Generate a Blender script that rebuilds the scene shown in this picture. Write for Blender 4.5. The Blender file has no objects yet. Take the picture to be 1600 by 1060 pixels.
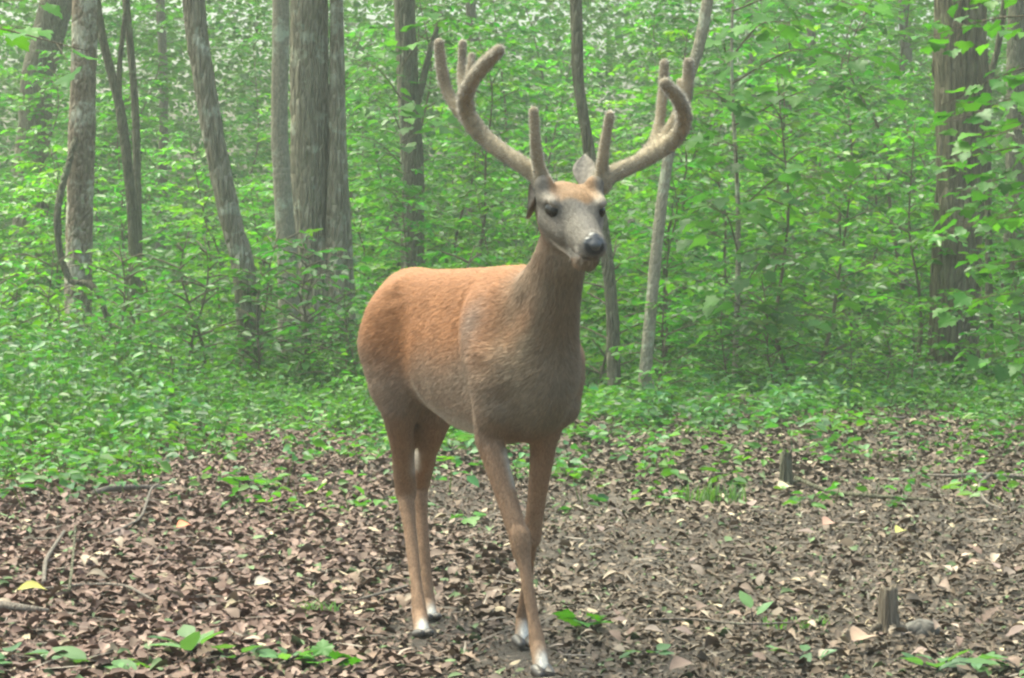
import bpy, math
import numpy as np
from mathutils import Vector

# ------------------------------------------------------------------ camera, sky, sun, exposure
sc = bpy.context.scene
C = sc.collection
CAM_H, FPX = 0.95, 4000.0           # camera height (m), focal length in pixels of the 1600 px wide photograph
PITCH = math.atan((530 - 425) / FPX)
cam_d = bpy.data.cameras.new('camera'); cam = bpy.data.objects.new('camera', cam_d); C.objects.link(cam)
cam.location = (0, 0, CAM_H); cam.rotation_euler = (math.pi / 2 - PITCH, 0, 0)
cam_d.sensor_width = 36; cam_d.lens = 36 * FPX / 1600; cam_d.clip_start = 0.1; cam_d.clip_end = 2000
sc.camera = cam

SUN_EL, SUN_AZ = math.radians(66), math.radians(-55)    # azimuth from +Y (ahead of the camera) towards +X
w = bpy.data.worlds.new('World'); sc.world = w; w.use_nodes = True
nt = w.node_tree
sky = nt.nodes.new('ShaderNodeTexSky'); sky.sky_type = 'NISHITA'; sky.sun_disc = False
sky.sun_elevation = SUN_EL; sky.sun_rotation = SUN_AZ
sky.air_density = 1.0; sky.dust_density = 8.0; sky.ozone_density = 0.2
bg = nt.nodes['Background']; bg.inputs['Strength'].default_value = 0.15
nt.links.new(sky.outputs[0], bg.inputs['Color'])
sun_d = bpy.data.lights.new('sun', 'SUN'); sun = bpy.data.objects.new('sun', sun_d); C.objects.link(sun)
sun_d.energy = 1.5; sun_d.angle = math.radians(40); sun_d.color = (1.0, 0.95, 0.86)
sdir = Vector((math.sin(SUN_AZ) * math.cos(SUN_EL), math.cos(SUN_AZ) * math.cos(SUN_EL), math.sin(SUN_EL)))
sun.rotation_euler = sdir.to_track_quat('Z', 'Y').to_euler(); sun.location = sdir * 30
vs = sc.view_settings
vs.view_transform = 'Standard'; vs.look = 'None'; vs.exposure = 1.7; vs.gamma = 1.0
vs.use_white_balance = True; vs.white_balance_temperature = 6500; vs.white_balance_tint = -7
sc.cycles.use_denoising = True
sc.cycles.max_bounces = 8; sc.cycles.diffuse_bounces = 4; sc.cycles.transmission_bounces = 4
sc.cycles.volume_bounces = 1
sc.cycles.pixel_filter_type = 'BLACKMAN_HARRIS'; sc.cycles.filter_width = 2.4
sc.cycles.use_adaptive_sampling = True

HAZE_DENSITY = 0.0021

# ------------------------------------------------------------------ helpers
CP, SP = math.cos(PITCH), math.sin(PITCH)
def at(px, py, Y):
    """world point that stands at distance Y and is seen at pixel px,py of the 1600x1060 photograph"""
    u = (px - 800) / FPX; v = -(py - 530) / FPX
    dy = CP + v * SP; dz = -SP + v * CP
    return np.array([u / dy * Y, Y, CAM_H + dz / dy * Y])
def height(x, y):
    x = np.asarray(x, float); y = np.asarray(y, float)
    near = np.exp(-((x / 5) ** 2 + ((y - 9) / 7) ** 2))
    h = 0.012 * np.sin(3.1 * x + 1.3 * y) + 0.012 * np.sin(-2.2 * x + 2.9 * y + 1) + 0.010 * np.sin(5.3 * x - 4.1 * y)
    h = h + 0.05 * np.sin(0.55 * x + 0.3 * y + 2) * (1 - near)
    return h * 0.9 * (1 - np.exp(-((x + .1) / .9) ** 2 - ((y - 6.45) / 1.1) ** 2))
def ground(px, py):
    Y = CAM_H * FPX / max(py - 425, 8.0)
    p = at(px, py, Y); return np.array([p[0], Y, float(height(p[0], Y))])
def pix(p):
    dx, dy, dz = p[..., 0], p[..., 1], p[..., 2] - CAM_H
    fw = dy * CP - dz * SP; up = dy * SP + dz * CP
    return 800 + FPX * dx / fw, 530 - FPX * up / fw

def mesh_np(name, V, F, col=None, smooth=False, n=None):
    """mesh from numpy arrays; F is (m,k) with one face size, or a list of such arrays"""
    Fs = F if isinstance(F, list) else [F]
    me = bpy.data.meshes.new(name)
    V = np.asarray(V, np.float32)
    me.vertices.add(len(V)); me.vertices.foreach_set('co', V.ravel())
    loops = np.concatenate([f.ravel() for f in Fs]).astype(np.int32)
    sizes = np.concatenate([np.full(len(f), f.shape[1]) for f in Fs]).astype(np.int32)
    me.loops.add(len(loops)); me.loops.foreach_set('vertex_index', loops)
    me.polygons.add(len(sizes))
    starts = np.concatenate([[0], np.cumsum(sizes)[:-1]]).astype(np.int32)
    me.polygons.foreach_set('loop_start', starts)
    try: me.polygons.foreach_set('loop_total', sizes)
    except Exception: pass
    if smooth: me.polygons.foreach_set('use_smooth', np.ones(len(sizes), bool))
    me.update(calc_edges=True)
    if col is not None:
        a = me.color_attributes.new('Col', 'FLOAT_COLOR', 'POINT')
        c4 = np.ones((len(V), 4), np.float32); c4[:, :3] = col
        a.data.foreach_set('color', c4.ravel())
    if n is not None: me.normals_split_custom_set_from_vertices(np.asarray(n, np.float32))
    return me
def obj(name, me, mat=None, parent=None, loc=(0, 0, 0)):
    o = bpy.data.objects.new(name, me); C.objects.link(o); o.location = loc
    if mat is not None and me is not None and not me.materials: me.materials.append(mat)
    if parent is not None: o.parent = parent
    return o
def empty(name, loc=(0, 0, 0)):
    o = bpy.data.objects.new(name, None); C.objects.link(o); o.location = loc; o.empty_display_size = 0.1; return o
def tag(o, label=None, cat=None, group=None, kind=None):
    for k, v in (('label', label), ('category', cat), ('group', group), ('kind', kind)):
        if v: o[k] = v
    return o
def unit(a): return a / np.maximum(np.linalg.norm(a, axis=-1, keepdims=True), 1e-9)

def tube(pts, rad, sides=8, rough=0.0, seed=0, ridges=0, cap=True):
    """tapered tube along a polyline, uneven when rough > 0"""
    pts = np.asarray(pts, float); rad = np.asarray(rad, float); n = len(pts)
    t = np.gradient(pts, axis=0); t = unit(t)
    ref = np.array([1.0, 0, 0]) if abs(t[0][0]) < 0.8 else np.array([0, 1.0, 0])
    a = unit(np.cross(t, ref)); b = np.cross(t, a)
    th = np.arange(sides) * 2 * math.pi / sides
    R = np.repeat(rad[:, None], sides, 1)
    if rough:
        rg = np.random.default_rng(seed); s = np.linspace(0, n - 1, n)[:, None]
        m = np.zeros((n, sides))
        for _ in range(5):
            k = rg.integers(1, 5); m += rg.normal() * np.sin(k * th[None] + rg.uniform(0.1, .7) * s + rg.uniform(0, 6.3)) * 0.35
        if ridges:
            m += 0.9 * np.sin(ridges * th[None] + 0.6 * np.sin(0.35 * s + rg.uniform(0, 6))) + 0.7 * rg.normal(size=(n, sides))
        R = R * (1 + rough * m)
    V = pts[:, None] + R[..., None] * (np.cos(th)[None, :, None] * a[:, None] + np.sin(th)[None, :, None] * b[:, None])
    V = V.reshape(-1, 3)
    i = np.arange(n - 1)[:, None] * sides; j = np.arange(sides)[None]; j2 = (j + 1) % sides
    F = np.stack([i + j, i + j2, i + sides + j2, i + sides + j], -1).reshape(-1, 4)
    Fs = [F]
    if cap:
        V = np.concatenate([V, pts[:1] - t[:1] * rad[0] * .3, pts[-1:] + t[-1:] * rad[-1] * .6])
        c0, c1 = len(V) - 2, len(V) - 1; j = np.arange(sides); j2 = (j + 1) % sides
        Fs.append(np.concatenate([np.stack([np.full(sides, c0), j2, j], -1),
                                  np.stack([np.full(sides, c1), (n - 1) * sides + j, (n - 1) * sides + j2], -1)]))
    return V, Fs
def smooth_path(pts, rad, step):
    """Catmull-Rom through points with radii, resampled at about step"""
    P = np.c_[np.asarray(pts, float), np.asarray(rad, float)]
    P = np.vstack([2 * P[0] - P[1], P, 2 * P[-1] - P[-2]]); out = []
    for k in range(1, len(P) - 2):
        p0, p1, p2, p3 = P[k - 1:k + 3]; m = max(2, int(np.linalg.norm((p2 - p1)[:3]) / step))
        for t in np.arange(m) / m:
            out.append(.5 * (2 * p1 + (p2 - p0) * t + (2 * p0 - 5 * p1 + 4 * p2 - p3) * t * t + (3 * p1 - p0 - 3 * p2 + p3) * t ** 3))
    out.append(P[-2]); out = np.array(out); return out[:, :3], np.maximum(out[:, 3], 1e-4)
def join(parts):
    Vs, quads, tris, off = [], [], [], 0
    for V, Fs in parts:
        Vs.append(V)
        for f in (Fs if isinstance(Fs, list) else [Fs]): (quads if f.shape[1] == 4 else tris).append(f + off)
        off += len(V)
    return np.concatenate(Vs), [np.concatenate(x) for x in (quads, tris) if x]

# leaves: position, direction, normal, length, colour -> one array mesh, four triangles a leaf
LEAF = np.array([[0, 0, 0], [.30, .5, .10], [.68, .38, .06], [1, 0, -.10], [.68, -.38, .06], [.30, -.5, .10]])
def leaves(P, D, N, L, col, width=0.6, curl=None):
    n = len(P); D = unit(D); S = unit(np.cross(N, D)); N = np.cross(D, S)
    T = np.repeat(LEAF[None], n, 0).copy(); T[..., 1] *= width
    if curl is not None: T[..., 2] = T[..., 2] * curl[:, None] * 3 - .25 * curl[:, None] * T[..., 0] ** 2
    V = P[:, None] + L[:, None, None] * (T[..., :1] * D[:, None] + T[..., 1:2] * S[:, None] + T[..., 2:] * N[:, None])
    base = np.arange(n)[:, None] * 6
    F = np.stack([base + np.array([0, 1, 2, 3]), base + np.array([0, 3, 4, 5])], 1).reshape(-1, 4)
    return V.reshape(-1, 3), F, np.repeat(col, 6, 0)

# ------------------------------------------------------------------ materials
def new_mat(name):
    m = bpy.data.materials.new(name); m.use_nodes = True; t = m.node_tree
    return m, t, t.nodes['Principled BSDF'], t.nodes['Material Output']
def node(t, kind, **kw):
    n = t.nodes.new(kind)
    for k, v in kw.items(): setattr(n, k, v)
    return n
def leaf_mat(name, tint=(1, 1, 1), trans=0.45, gloss=0.12, rough=0.38, vary=0.25):
    m, t, p, out = new_mat(name); t.nodes.remove(p)
    a = node(t, 'ShaderNodeAttribute', attribute_name='Col')
    oi = node(t, 'ShaderNodeObjectInfo')
    tn = node(t, 'ShaderNodeMix', data_type='RGBA', blend_type='MULTIPLY'); tn.inputs[0].default_value = 1
    tn.inputs[7].default_value = (*tint, 1); t.links.new(a.outputs['Color'], tn.inputs[6])
    hv = node(t, 'ShaderNodeHueSaturation')
    mr = node(t, 'ShaderNodeMapRange'); mr.inputs[3].default_value = 1 - vary; mr.inputs[4].default_value = 1 + vary
    t.links.new(oi.outputs['Random'], mr.inputs[0]); t.links.new(mr.outputs[0], hv.inputs['Value'])
    t.links.new(tn.outputs[2], hv.inputs['Color'])
    d = node(t, 'ShaderNodeBsdfDiffuse'); tr = node(t, 'ShaderNodeBsdfTranslucent'); g = node(t, 'ShaderNodeBsdfGlossy')
    g.inputs['Roughness'].default_value = rough; g.inputs['Color'].default_value = (.9, .9, .9, 1)
    yl = node(t, 'ShaderNodeMix', data_type='RGBA', blend_type='MULTIPLY'); yl.inputs[0].default_value = 1
    yl.inputs[7].default_value = (1.28, 1.42, .5, 1); t.links.new(hv.outputs[0], yl.inputs[6])
    t.links.new(hv.outputs[0], d.inputs['Color']); t.links.new(yl.outputs[2], tr.inputs['Color'])
    m1 = node(t, 'ShaderNodeMixShader'); m1.inputs[0].default_value = trans
    t.links.new(d.outputs[0], m1.inputs[1]); t.links.new(tr.outputs[0], m1.inputs[2])
    lw = node(t, 'ShaderNodeLayerWeight'); lw.inputs['Blend'].default_value = .25
    ml = node(t, 'ShaderNodeMath', operation='MULTIPLY_ADD'); ml.inputs[1].default_value = gloss; ml.inputs[2].default_value = gloss * .35; ml.use_clamp = True
    t.links.new(lw.outputs['Facing'], ml.inputs[0])
    m2 = node(t, 'ShaderNodeMixShader'); t.links.new(ml.outputs[0], m2.inputs[0])
    t.links.new(m1.outputs[0], m2.inputs[1]); t.links.new(g.outputs[0], m2.inputs[2])
    t.links.new(m2.outputs[0], out.inputs['Surface'])
    return m
def attr_mat(name, rough=0.9, spec=0.2, noise_scale=40, amount=0.3, bump=0.0, vary=0.0, sheen=0.0):
    m, t, p, out = new_mat(name)
    a = node(t, 'ShaderNodeAttribute', attribute_name='Col')
    tc = node(t, 'ShaderNodeTexCoord'); nz = node(t, 'ShaderNodeTexNoise'); nz.inputs['Scale'].default_value = noise_scale
    nz.inputs['Detail'].default_value = 5; t.links.new(tc.outputs['Object'], nz.inputs['Vector'])
    mr = node(t, 'ShaderNodeMapRange'); mr.inputs[1].default_value = .3; mr.inputs[2].default_value = .7
    mr.inputs[3].default_value = 1 - amount; mr.inputs[4].default_value = 1 + amount
    t.links.new(nz.outputs['Fac'], mr.inputs[0])
    hv = node(t, 'ShaderNodeHueSaturation'); t.links.new(a.outputs['Color'], hv.inputs['Color'])
    v = mr.outputs[0]
    if vary:
        oi = node(t, 'ShaderNodeObjectInfo'); r2 = node(t, 'ShaderNodeMapRange'); r2.inputs[3].default_value = 1 - vary; r2.inputs[4].default_value = 1 + vary
        t.links.new(oi.outputs['Random'], r2.inputs[0]); mm = node(t, 'ShaderNodeMath', operation='MULTIPLY')
        t.links.new(v, mm.inputs[0]); t.links.new(r2.outputs[0], mm.inputs[1]); v = mm.outputs[0]
    t.links.new(v, hv.inputs['Value'])
    t.links.new(hv.outputs[0], p.inputs['Base Color']); p.inputs['Roughness'].default_value = rough
    p.inputs['Specular IOR Level'].default_value = spec
    if sheen: p.inputs['Sheen Weight'].default_value = sheen; p.inputs['Sheen Roughness'].default_value = .5
    if bump:
        b = node(t, 'ShaderNodeBump'); b.inputs['Strength'].default_value = 1; b.inputs['Distance'].default_value = bump
        t.links.new(nz.outputs['Fac'], b.inputs['Height']); t.links.new(b.outputs[0], p.inputs['Normal'])
    return m
def ramp(t, stops):
    r = node(t, 'ShaderNodeValToRGB'); e = r.color_ramp.elements
    while len(e) < len(stops): e.new(0.5)
    for k, (pos, c) in enumerate(stops): e[k].position = pos; e[k].color = (*c, 1)
    return r
def bark_mat(name, dark, light, lichen, scale=14, stretch=0.18, patch=0.5, bump=0.02):
    m, t, p, out = new_mat(name)
    tc = node(t, 'ShaderNodeTexCoord'); mp = node(t, 'ShaderNodeMapping'); mp.inputs['Scale'].default_value = (1, 1, stretch)
    t.links.new(tc.outputs['Object'], mp.inputs['Vector'])
    n1 = node(t, 'ShaderNodeTexNoise'); n1.inputs['Scale'].default_value = scale * 2; n1.inputs['Detail'].default_value = 7; n1.inputs['Roughness'].default_value = .7
    t.links.new(mp.outputs[0], n1.inputs['Vector'])
    v1 = node(t, 'ShaderNodeTexVoronoi', feature='DISTANCE_TO_EDGE'); v1.inputs['Scale'].default_value = scale * 1.6
    t.links.new(mp.outputs[0], v1.inputs['Vector'])
    cr = ramp(t, [(.32, dark), (.62, light)]); t.links.new(n1.outputs['Fac'], cr.inputs[0])
    n2 = node(t, 'ShaderNodeTexNoise'); n2.inputs['Scale'].default_value = 5.5; n2.inputs['Detail'].default_value = 8; n2.inputs['Roughness'].default_value = .65
    t.links.new(tc.outputs['Object'], n2.inputs['Vector'])
    pr = node(t, 'ShaderNodeMapRange'); pr.inputs[1].default_value = 1 - patch; pr.inputs[2].default_value = 1.12 - patch
    t.links.new(n2.outputs['Fac'], pr.inputs[0])
    mx = node(t, 'ShaderNodeMix', data_type='RGBA'); mx.inputs[7].default_value = (*lichen, 1)
    t.links.new(pr.outputs[0], mx.inputs[0]); t.links.new(cr.outputs[0], mx.inputs[6])
    t.links.new(mx.outputs[2], p.inputs['Base Color']); p.inputs['Roughness'].default_value = .9; p.inputs['Specular IOR Level'].default_value = .15
    vr = node(t, 'ShaderNodeMapRange'); vr.inputs[2].default_value = .25; t.links.new(v1.outputs['Distance'], vr.inputs[0])
    ad = node(t, 'ShaderNodeMath', operation='ADD'); t.links.new(n1.outputs['Fac'], ad.inputs[0]); t.links.new(vr.outputs[0], ad.inputs[1])
    b = node(t, 'ShaderNodeBump'); b.inputs['Distance'].default_value = bump; t.links.new(ad.outputs[0], b.inputs['Height'])
    t.links.new(b.outputs[0], p.inputs['Normal'])
    return m

M_leaf = leaf_mat('understorey_leaf', trans=.54, gloss=.06, rough=.36)
M_cover = leaf_mat('ground_cover_leaf', trans=.44, gloss=.055, rough=.40)
M_far = leaf_mat('far_leaf', trans=.55, gloss=.06)
M_maple = leaf_mat('maple_leaf', trans=.42, gloss=.04, vary=.3)
M_twig = bark_mat('twig_bark', (.07, .06, .04), (.15, .13, .09), (.18, .18, .12), 40, .3, .35, .004)
M_bark_grey = bark_mat('grey_bark', (.144, .129, .086), (.359, .331, .237), (.489, .504, .374), 16, .16, .46, .04)
M_bark_mottled = bark_mat('mottled_bark', (.114, .088, .060), (.309, .255, .181), (.511, .497, .376), 18, .35, .52, .02)
M_bark_dark = bark_mat('dark_bark', (.072, .068, .047), (.182, .176, .117), (.195, .234, .130), 20, .2, .42, .02)
M_bark_brown = bark_mat('brown_furrowed_bark', (.078, .072, .046), (.240, .216, .138), (.228, .252, .132), 13, .10, .42, .045)
M_bark_smooth = bark_mat('smooth_sapling_bark', (.172, .158, .112), (.317, .290, .211), (.409, .436, .317), 30, .4, .48, .006)
M_dead = bark_mat('dead_wood', (.10, .08, .065), (.24, .21, .18), (.20, .22, .15), 60, .15, .38, .004)
M_litter = attr_mat('fallen_leaf', .75, .25, 60, .2, vary=.35)
M_litter_mass = attr_mat('leaf_litter', .75, .25, 60, .15)

# ------------------------------------------------------------------ ground
def forest_floor():
    def axis(lo, hi, c, fine, n):
        s = np.linspace(-1, 1, n); k = 5.2
        g = np.sinh(k * s) / np.sinh(k); a = np.where(g < 0, c + g * (c - lo), c + g * (hi - c)); return a
    xs = axis(-400, 400, 0, .05, 241); ys = axis(-400, 700, 9.5, .05, 301)
    X, Y = np.meshgrid(xs, ys, indexing='ij'); Z = height(X, Y)
    V = np.stack([X, Y, Z], -1).reshape(-1, 3); ny = len(ys)
    i = (np.arange(len(xs) - 1)[:, None] * ny + np.arange(ny - 1)[None]).ravel()
    F = np.stack([i, i + ny, i + ny + 1, i + 1], -1)
    m, t, p, out = new_mat('forest_soil')
    tc = node(t, 'ShaderNodeTexCoord')
    n1 = node(t, 'ShaderNodeTexNoise'); n1.inputs['Scale'].default_value = 1.3; n1.inputs['Detail'].default_value = 6
    n2 = node(t, 'ShaderNodeTexNoise'); n2.inputs['Scale'].default_value = 45; n2.inputs['Detail'].default_value = 8; n2.inputs['Roughness'].default_value = .75
    for n in (n1, n2): t.links.new(tc.outputs['Object'], n.inputs['Vector'])
    r1 = ramp(t, [(.35, (.070, .056, .043)), (.65, (.120, .10, .078))]); t.links.new(n1.outputs['Fac'], r1.inputs[0])
    r2 = ramp(t, [(.3, (.35, .33, .3)), (.7, (1.5, 1.45, 1.4))]); t.links.new(n2.outputs['Fac'], r2.inputs[0])
    mx = node(t, 'ShaderNodeMix', data_type='RGBA', blend_type='MULTIPLY'); mx.inputs[0].default_value = 1
    t.links.new(r1.outputs[0], mx.inputs[6]); t.links.new(r2.outputs[0], mx.inputs[7])
    t.links.new(mx.outputs[2], p.inputs['Base Color']); p.inputs['Roughness'].default_value = .95
    b = node(t, 'ShaderNodeBump'); b.inputs['Distance'].default_value = .03; t.links.new(n2.outputs['Fac'], b.inputs['Height']); t.links.new(b.outputs[0], p.inputs['Normal'])
    o = obj('forest_floor', mesh_np('forest_floor', V, F, smooth=True), m); tag(o, kind='structure'); return o
FLOOR = forest_floor()

# ------------------------------------------------------------------ trees
def crown_mesh(seed, rad=2.0, n=1000):
    """airy crown: sprays of leaves on limbs, centre at origin"""
    r = np.random.default_rng(seed); P, D, N = [], [], []
    for _ in range(n // 30):
        c = unit(r.normal(size=3)) * rad * r.uniform(.25, 1) ** .5 * np.array([1, 1, .6]); k = 30
        q = c + r.normal(size=(k, 3)) * [.30, .30, .10]
        P.append(q); D.append(unit(q - c) + [0, 0, -.25]); N.append(np.array([0, 0, 1]) + r.normal(size=(k, 3)) * .45)
    P, D, N = map(np.concatenate, (P, D, N)); m = len(P)
    col = np.array([.06, .15, .035]) * r.uniform(.7, 1.35, (m, 1)) * (1 + r.normal(size=(m, 3)) * [.12, .05, .1])
    V, F, c = leaves(P, D, N, r.uniform(.10, .16, m), np.clip(col, .01, .5), .75)
    return mesh_np('crown', V, F, c)
CROWNS = [crown_mesh(s) for s in (11, 12, 13)]
def trunk_mesh(pts, rpx, Y, mat, name='trunk', sides=24, rough=.035, ridges=9, top=7.2, seed=1, flare=1.25, step=.09, toground=True):
    """pts: pixels from top to bottom; goes on upwards out of the picture"""
    W = [at(x, y, Y) for x, y in pts][::-1]; R = [r * Y / FPX for r in rpx][::-1]
    if toground:
        b = W[0]; d = (W[0] - W[1]) / max(abs(W[0][2] - W[1][2]), .01) * max(b[2] - float(height(b[0], Y)), .05)
        g = b + d * [.35, .35, 1]; g[2] = float(height(g[0], g[1])) - .06; W = [g] + W; R = [R[0] * flare] + R
    if top:
        d = unit(W[-1] - W[-3]); s = W[-1]; lean = d.copy()
        for z in (s[2] + (top - s[2]) * .5, top):
            lean = unit(lean * [.6, .6, 1]); W.append(W[-1] + lean / lean[2] * (z - W[-1][2])); R.append(R[-1] * .82)
    P, rr = smooth_path(W, R, step)
    V, Fs = tube(P, rr, sides, rough, seed, ridges)
    return V, Fs, P, rr
def plant_tree(name, label, cat, stems, mat, crown=True, group=None, limbs=(), seed=1):
    first = None; root = None; rg = np.random.default_rng(seed)
    for k, st in enumerate(stems):
        V, Fs, P, rr = trunk_mesh(**st, mat=mat, seed=seed + k)
        if root is None: root = empty(name, P[0] + [0, 0, .06]); tag(root, label, cat, group)
        obj('trunk', mesh_np('trunk', V - np.array(root.location), Fs, smooth=True), mat, root)
        if crown:
            top = P[-1] - np.array(root.location); ls = []
            for a in rg.uniform(0, 6.3, 5):
                h = rg.uniform(.78, .97); i = int(h * (len(P) - 1)); s = P[i] - np.array(root.location)
                e = s + np.array([math.cos(a) * 1.2, math.sin(a) * 1.2, rg.uniform(.8, 1.4)])
                q, r2 = smooth_path([s, (s + e) / 2 + [0, 0, -.12], e], [rr[i] * .45, rr[i] * .3, .012], .25); ls.append(tube(q, r2, 7, .03, seed))
            V2, F2 = join(ls); obj('limbs', mesh_np('limbs', V2, F2, smooth=True), mat, root)
            c = obj('crown', CROWNS[(seed + k) % 3], M_far, root, top + [0, 0, .7]); c.rotation_euler = (0, 0, rg.uniform(0, 6)); tag(c, kind='stuff')
    for pts, rpx, Y in limbs:
        W = [at(x, y, Y) for x, y in pts]; q, r2 = smooth_path(W, [r * Y / FPX for r in rpx], .08)
        V, Fs = tube(q - np.array(root.location), r2, 8, .04, seed); obj('branch', mesh_np('branch', V, Fs, smooth=True), mat, root)
    return root
S = lambda pts, rpx, Y, **k: dict(pts=pts, rpx=rpx, Y=Y, **k)
plant_tree('tree', 'upright mottled grey-brown tree trunk with a dark vine curving beside it', 'tree',
           [S([(133, 0), (129, 150), (126, 300), (122, 440)], [19, 20, 21, 21], 21)], M_bark_mottled, seed=3)
plant_tree('tree', 'slender grey tree trunk leaning to one side, bare and slightly bowed', 'tree',
           [S([(302, 0), (318, 120), (340, 250), (362, 350), (382, 430)], [17, 17, 17, 17, 18], 20, ridges=7)], M_bark_grey, seed=5)
plant_tree('tree', 'thick grey double-stemmed tree trunk with furrowed bark, broadest on this side', 'tree',
           [S([(483, 0), (484, 200), (488, 400), (496, 480)], [29, 30, 33, 40], 22, sides=32, ridges=12),
            S([(526, 0), (527, 150), (528, 300), (530, 470)], [10, 13, 17, 25], 21.9, sides=24)], M_bark_grey, seed=7)
plant_tree('tree', 'thin pale grey trunk standing close against the thick double-stemmed tree', 'tree',
           [S([(439, 0), (437, 200), (442, 300), (450, 420)], [13, 13, 14, 16], 21.0)], M_bark_smooth, seed=9)
plant_tree('tree', 'dark narrow upright trunk with a short forked side branch, behind the deer', 'tree',
           [S([(632, 0), (638, 150), (645, 250), (645, 370)], [16, 17, 17, 18], 26, ridges=6)], M_bark_dark,
           limbs=[([(643, 190), (655, 150), (668, 95), (690, 20)], [7, 6, 5, 3], 26)], seed=11)
plant_tree('sapling_tree', 'thin curved dark sapling stem rising behind the head of the deer', 'sapling',
           [S([(900, 0), (903, 120), (915, 200), (932, 300), (948, 400), (957, 500), (960, 630)], [9, 9, 9, 9, 10, 10, 11], 17.6, sides=12, ridges=4, top=5.0)], M_bark_dark, crown=False, seed=13)
plant_tree('sapling_tree', 'thin pale sapling stem sweeping up past the antler to one side', 'sapling',
           [S([(1106, 0), (1090, 80), (1060, 170), (1042, 260), (1030, 350), (1022, 430), (1012, 540), (1003, 640)], [9, 9, 9, 9, 9, 9, 10, 11], 17.2, sides=12, ridges=4, top=5.0)], M_bark_smooth, crown=False, seed=15)
plant_tree('tree', 'broad brown furrowed trunk half hidden by maple leaves', 'tree',
           [S([(1500, 0), (1500, 250), (1492, 450), (1490, 560)], [39, 38, 37, 40], 20, sides=36, ridges=13, rough=.045)], M_bark_brown, seed=17)
plant_tree('tree', 'dark far trunk just beyond the broad brown furrowed trunk', 'tree',
           [S([(1590, 0), (1588, 120), (1586, 330)], [15, 15, 16], 29, sides=16)], M_bark_dark, seed=19)
plant_tree('sapling_tree', 'whip-thin bending sapling stem right beside the broad brown trunk', 'sapling',
           [S([(1570, 0), (1558, 80), (1546, 130), (1543, 250), (1545, 420)], [5, 5, 5, 6, 6], 21, sides=8, ridges=3, top=5)], M_bark_dark, crown=False, seed=21)
plant_tree('sapling_tree', 'dark slim sapling with a V-shaped fork near the mottled trunk', 'sapling',
           [S([(150, 0), (160, 60), (175, 120), (190, 185), (205, 320), (210, 430)], [7, 7, 7, 8, 8, 9], 24, sides=10, ridges=3, top=5.5)], M_bark_dark,
           crown=False, limbs=[([(186, 165), (187, 100), (195, 30), (200, -30)], [5, 4, 4, 3], 24)], seed=23)
plant_tree('sapling_tree', 'straight dark slim sapling between the mottled trunk and the leaning trunk', 'sapling',
           [S([(197, 0), (205, 90), (212, 190), (215, 330), (216, 420)], [6, 6, 6, 7, 7], 25, sides=10, ridges=3, top=5.5)], M_bark_dark, crown=False, seed=25)
plant_tree('tree', 'wide dark grey far trunk leaning behind the leaves beyond the mottled trunk', 'tree',
           [S([(95, -20), (74, 60), (56, 150), (44, 400)], [26, 25, 25, 28], 33, sides=20)], M_bark_dark, seed=27)
for px, r, Y, lab in ((735, 8, 42, 'dim far trunk between the antlers and the dark forked trunk'), (1265, 7, 38, 'dim far trunk in the gap between the pale stem and broad brown trunk'),
                      (1412, 9, 42, 'dim far trunk just short of the broad brown trunk'),
                      (250, 7, 42, 'dim far trunk in the gap beside the leaning grey trunk'), 
                      (1170, 6, 43, 'dim slim far trunk beyond the pale sweeping stem')):
    plant_tree('tree', lab, 'tree', [S([(px, -10), (px + 6, 150), (px + 2, 380)], [r, r, r * 1.2], Y, sides=12)], M_bark_dark, seed=px, group='far trunks in the wood')
q, rr = smooth_path([at(118, 215, 20.9), at(106, 260, 20.8), at(94, 305, 20.75), at(89, 350, 20.7), at(95, 400, 20.7), at(112, 440, 20.7), at(150, 452, 20.6), at(185, 560, 20.6)], np.array([4, 5, 5.5, 5.5, 5.5, 5, 5, 4]) * 20.8 / FPX, .06)
V, Fs = tube(q, rr, 8, .06, 2); tag(obj('woody_vine', mesh_np('woody_vine', V - q[-1], Fs, smooth=True), M_bark_dark, loc=q[-1]), 'black woody vine bowing out beside the mottled trunk', 'vine')

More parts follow.
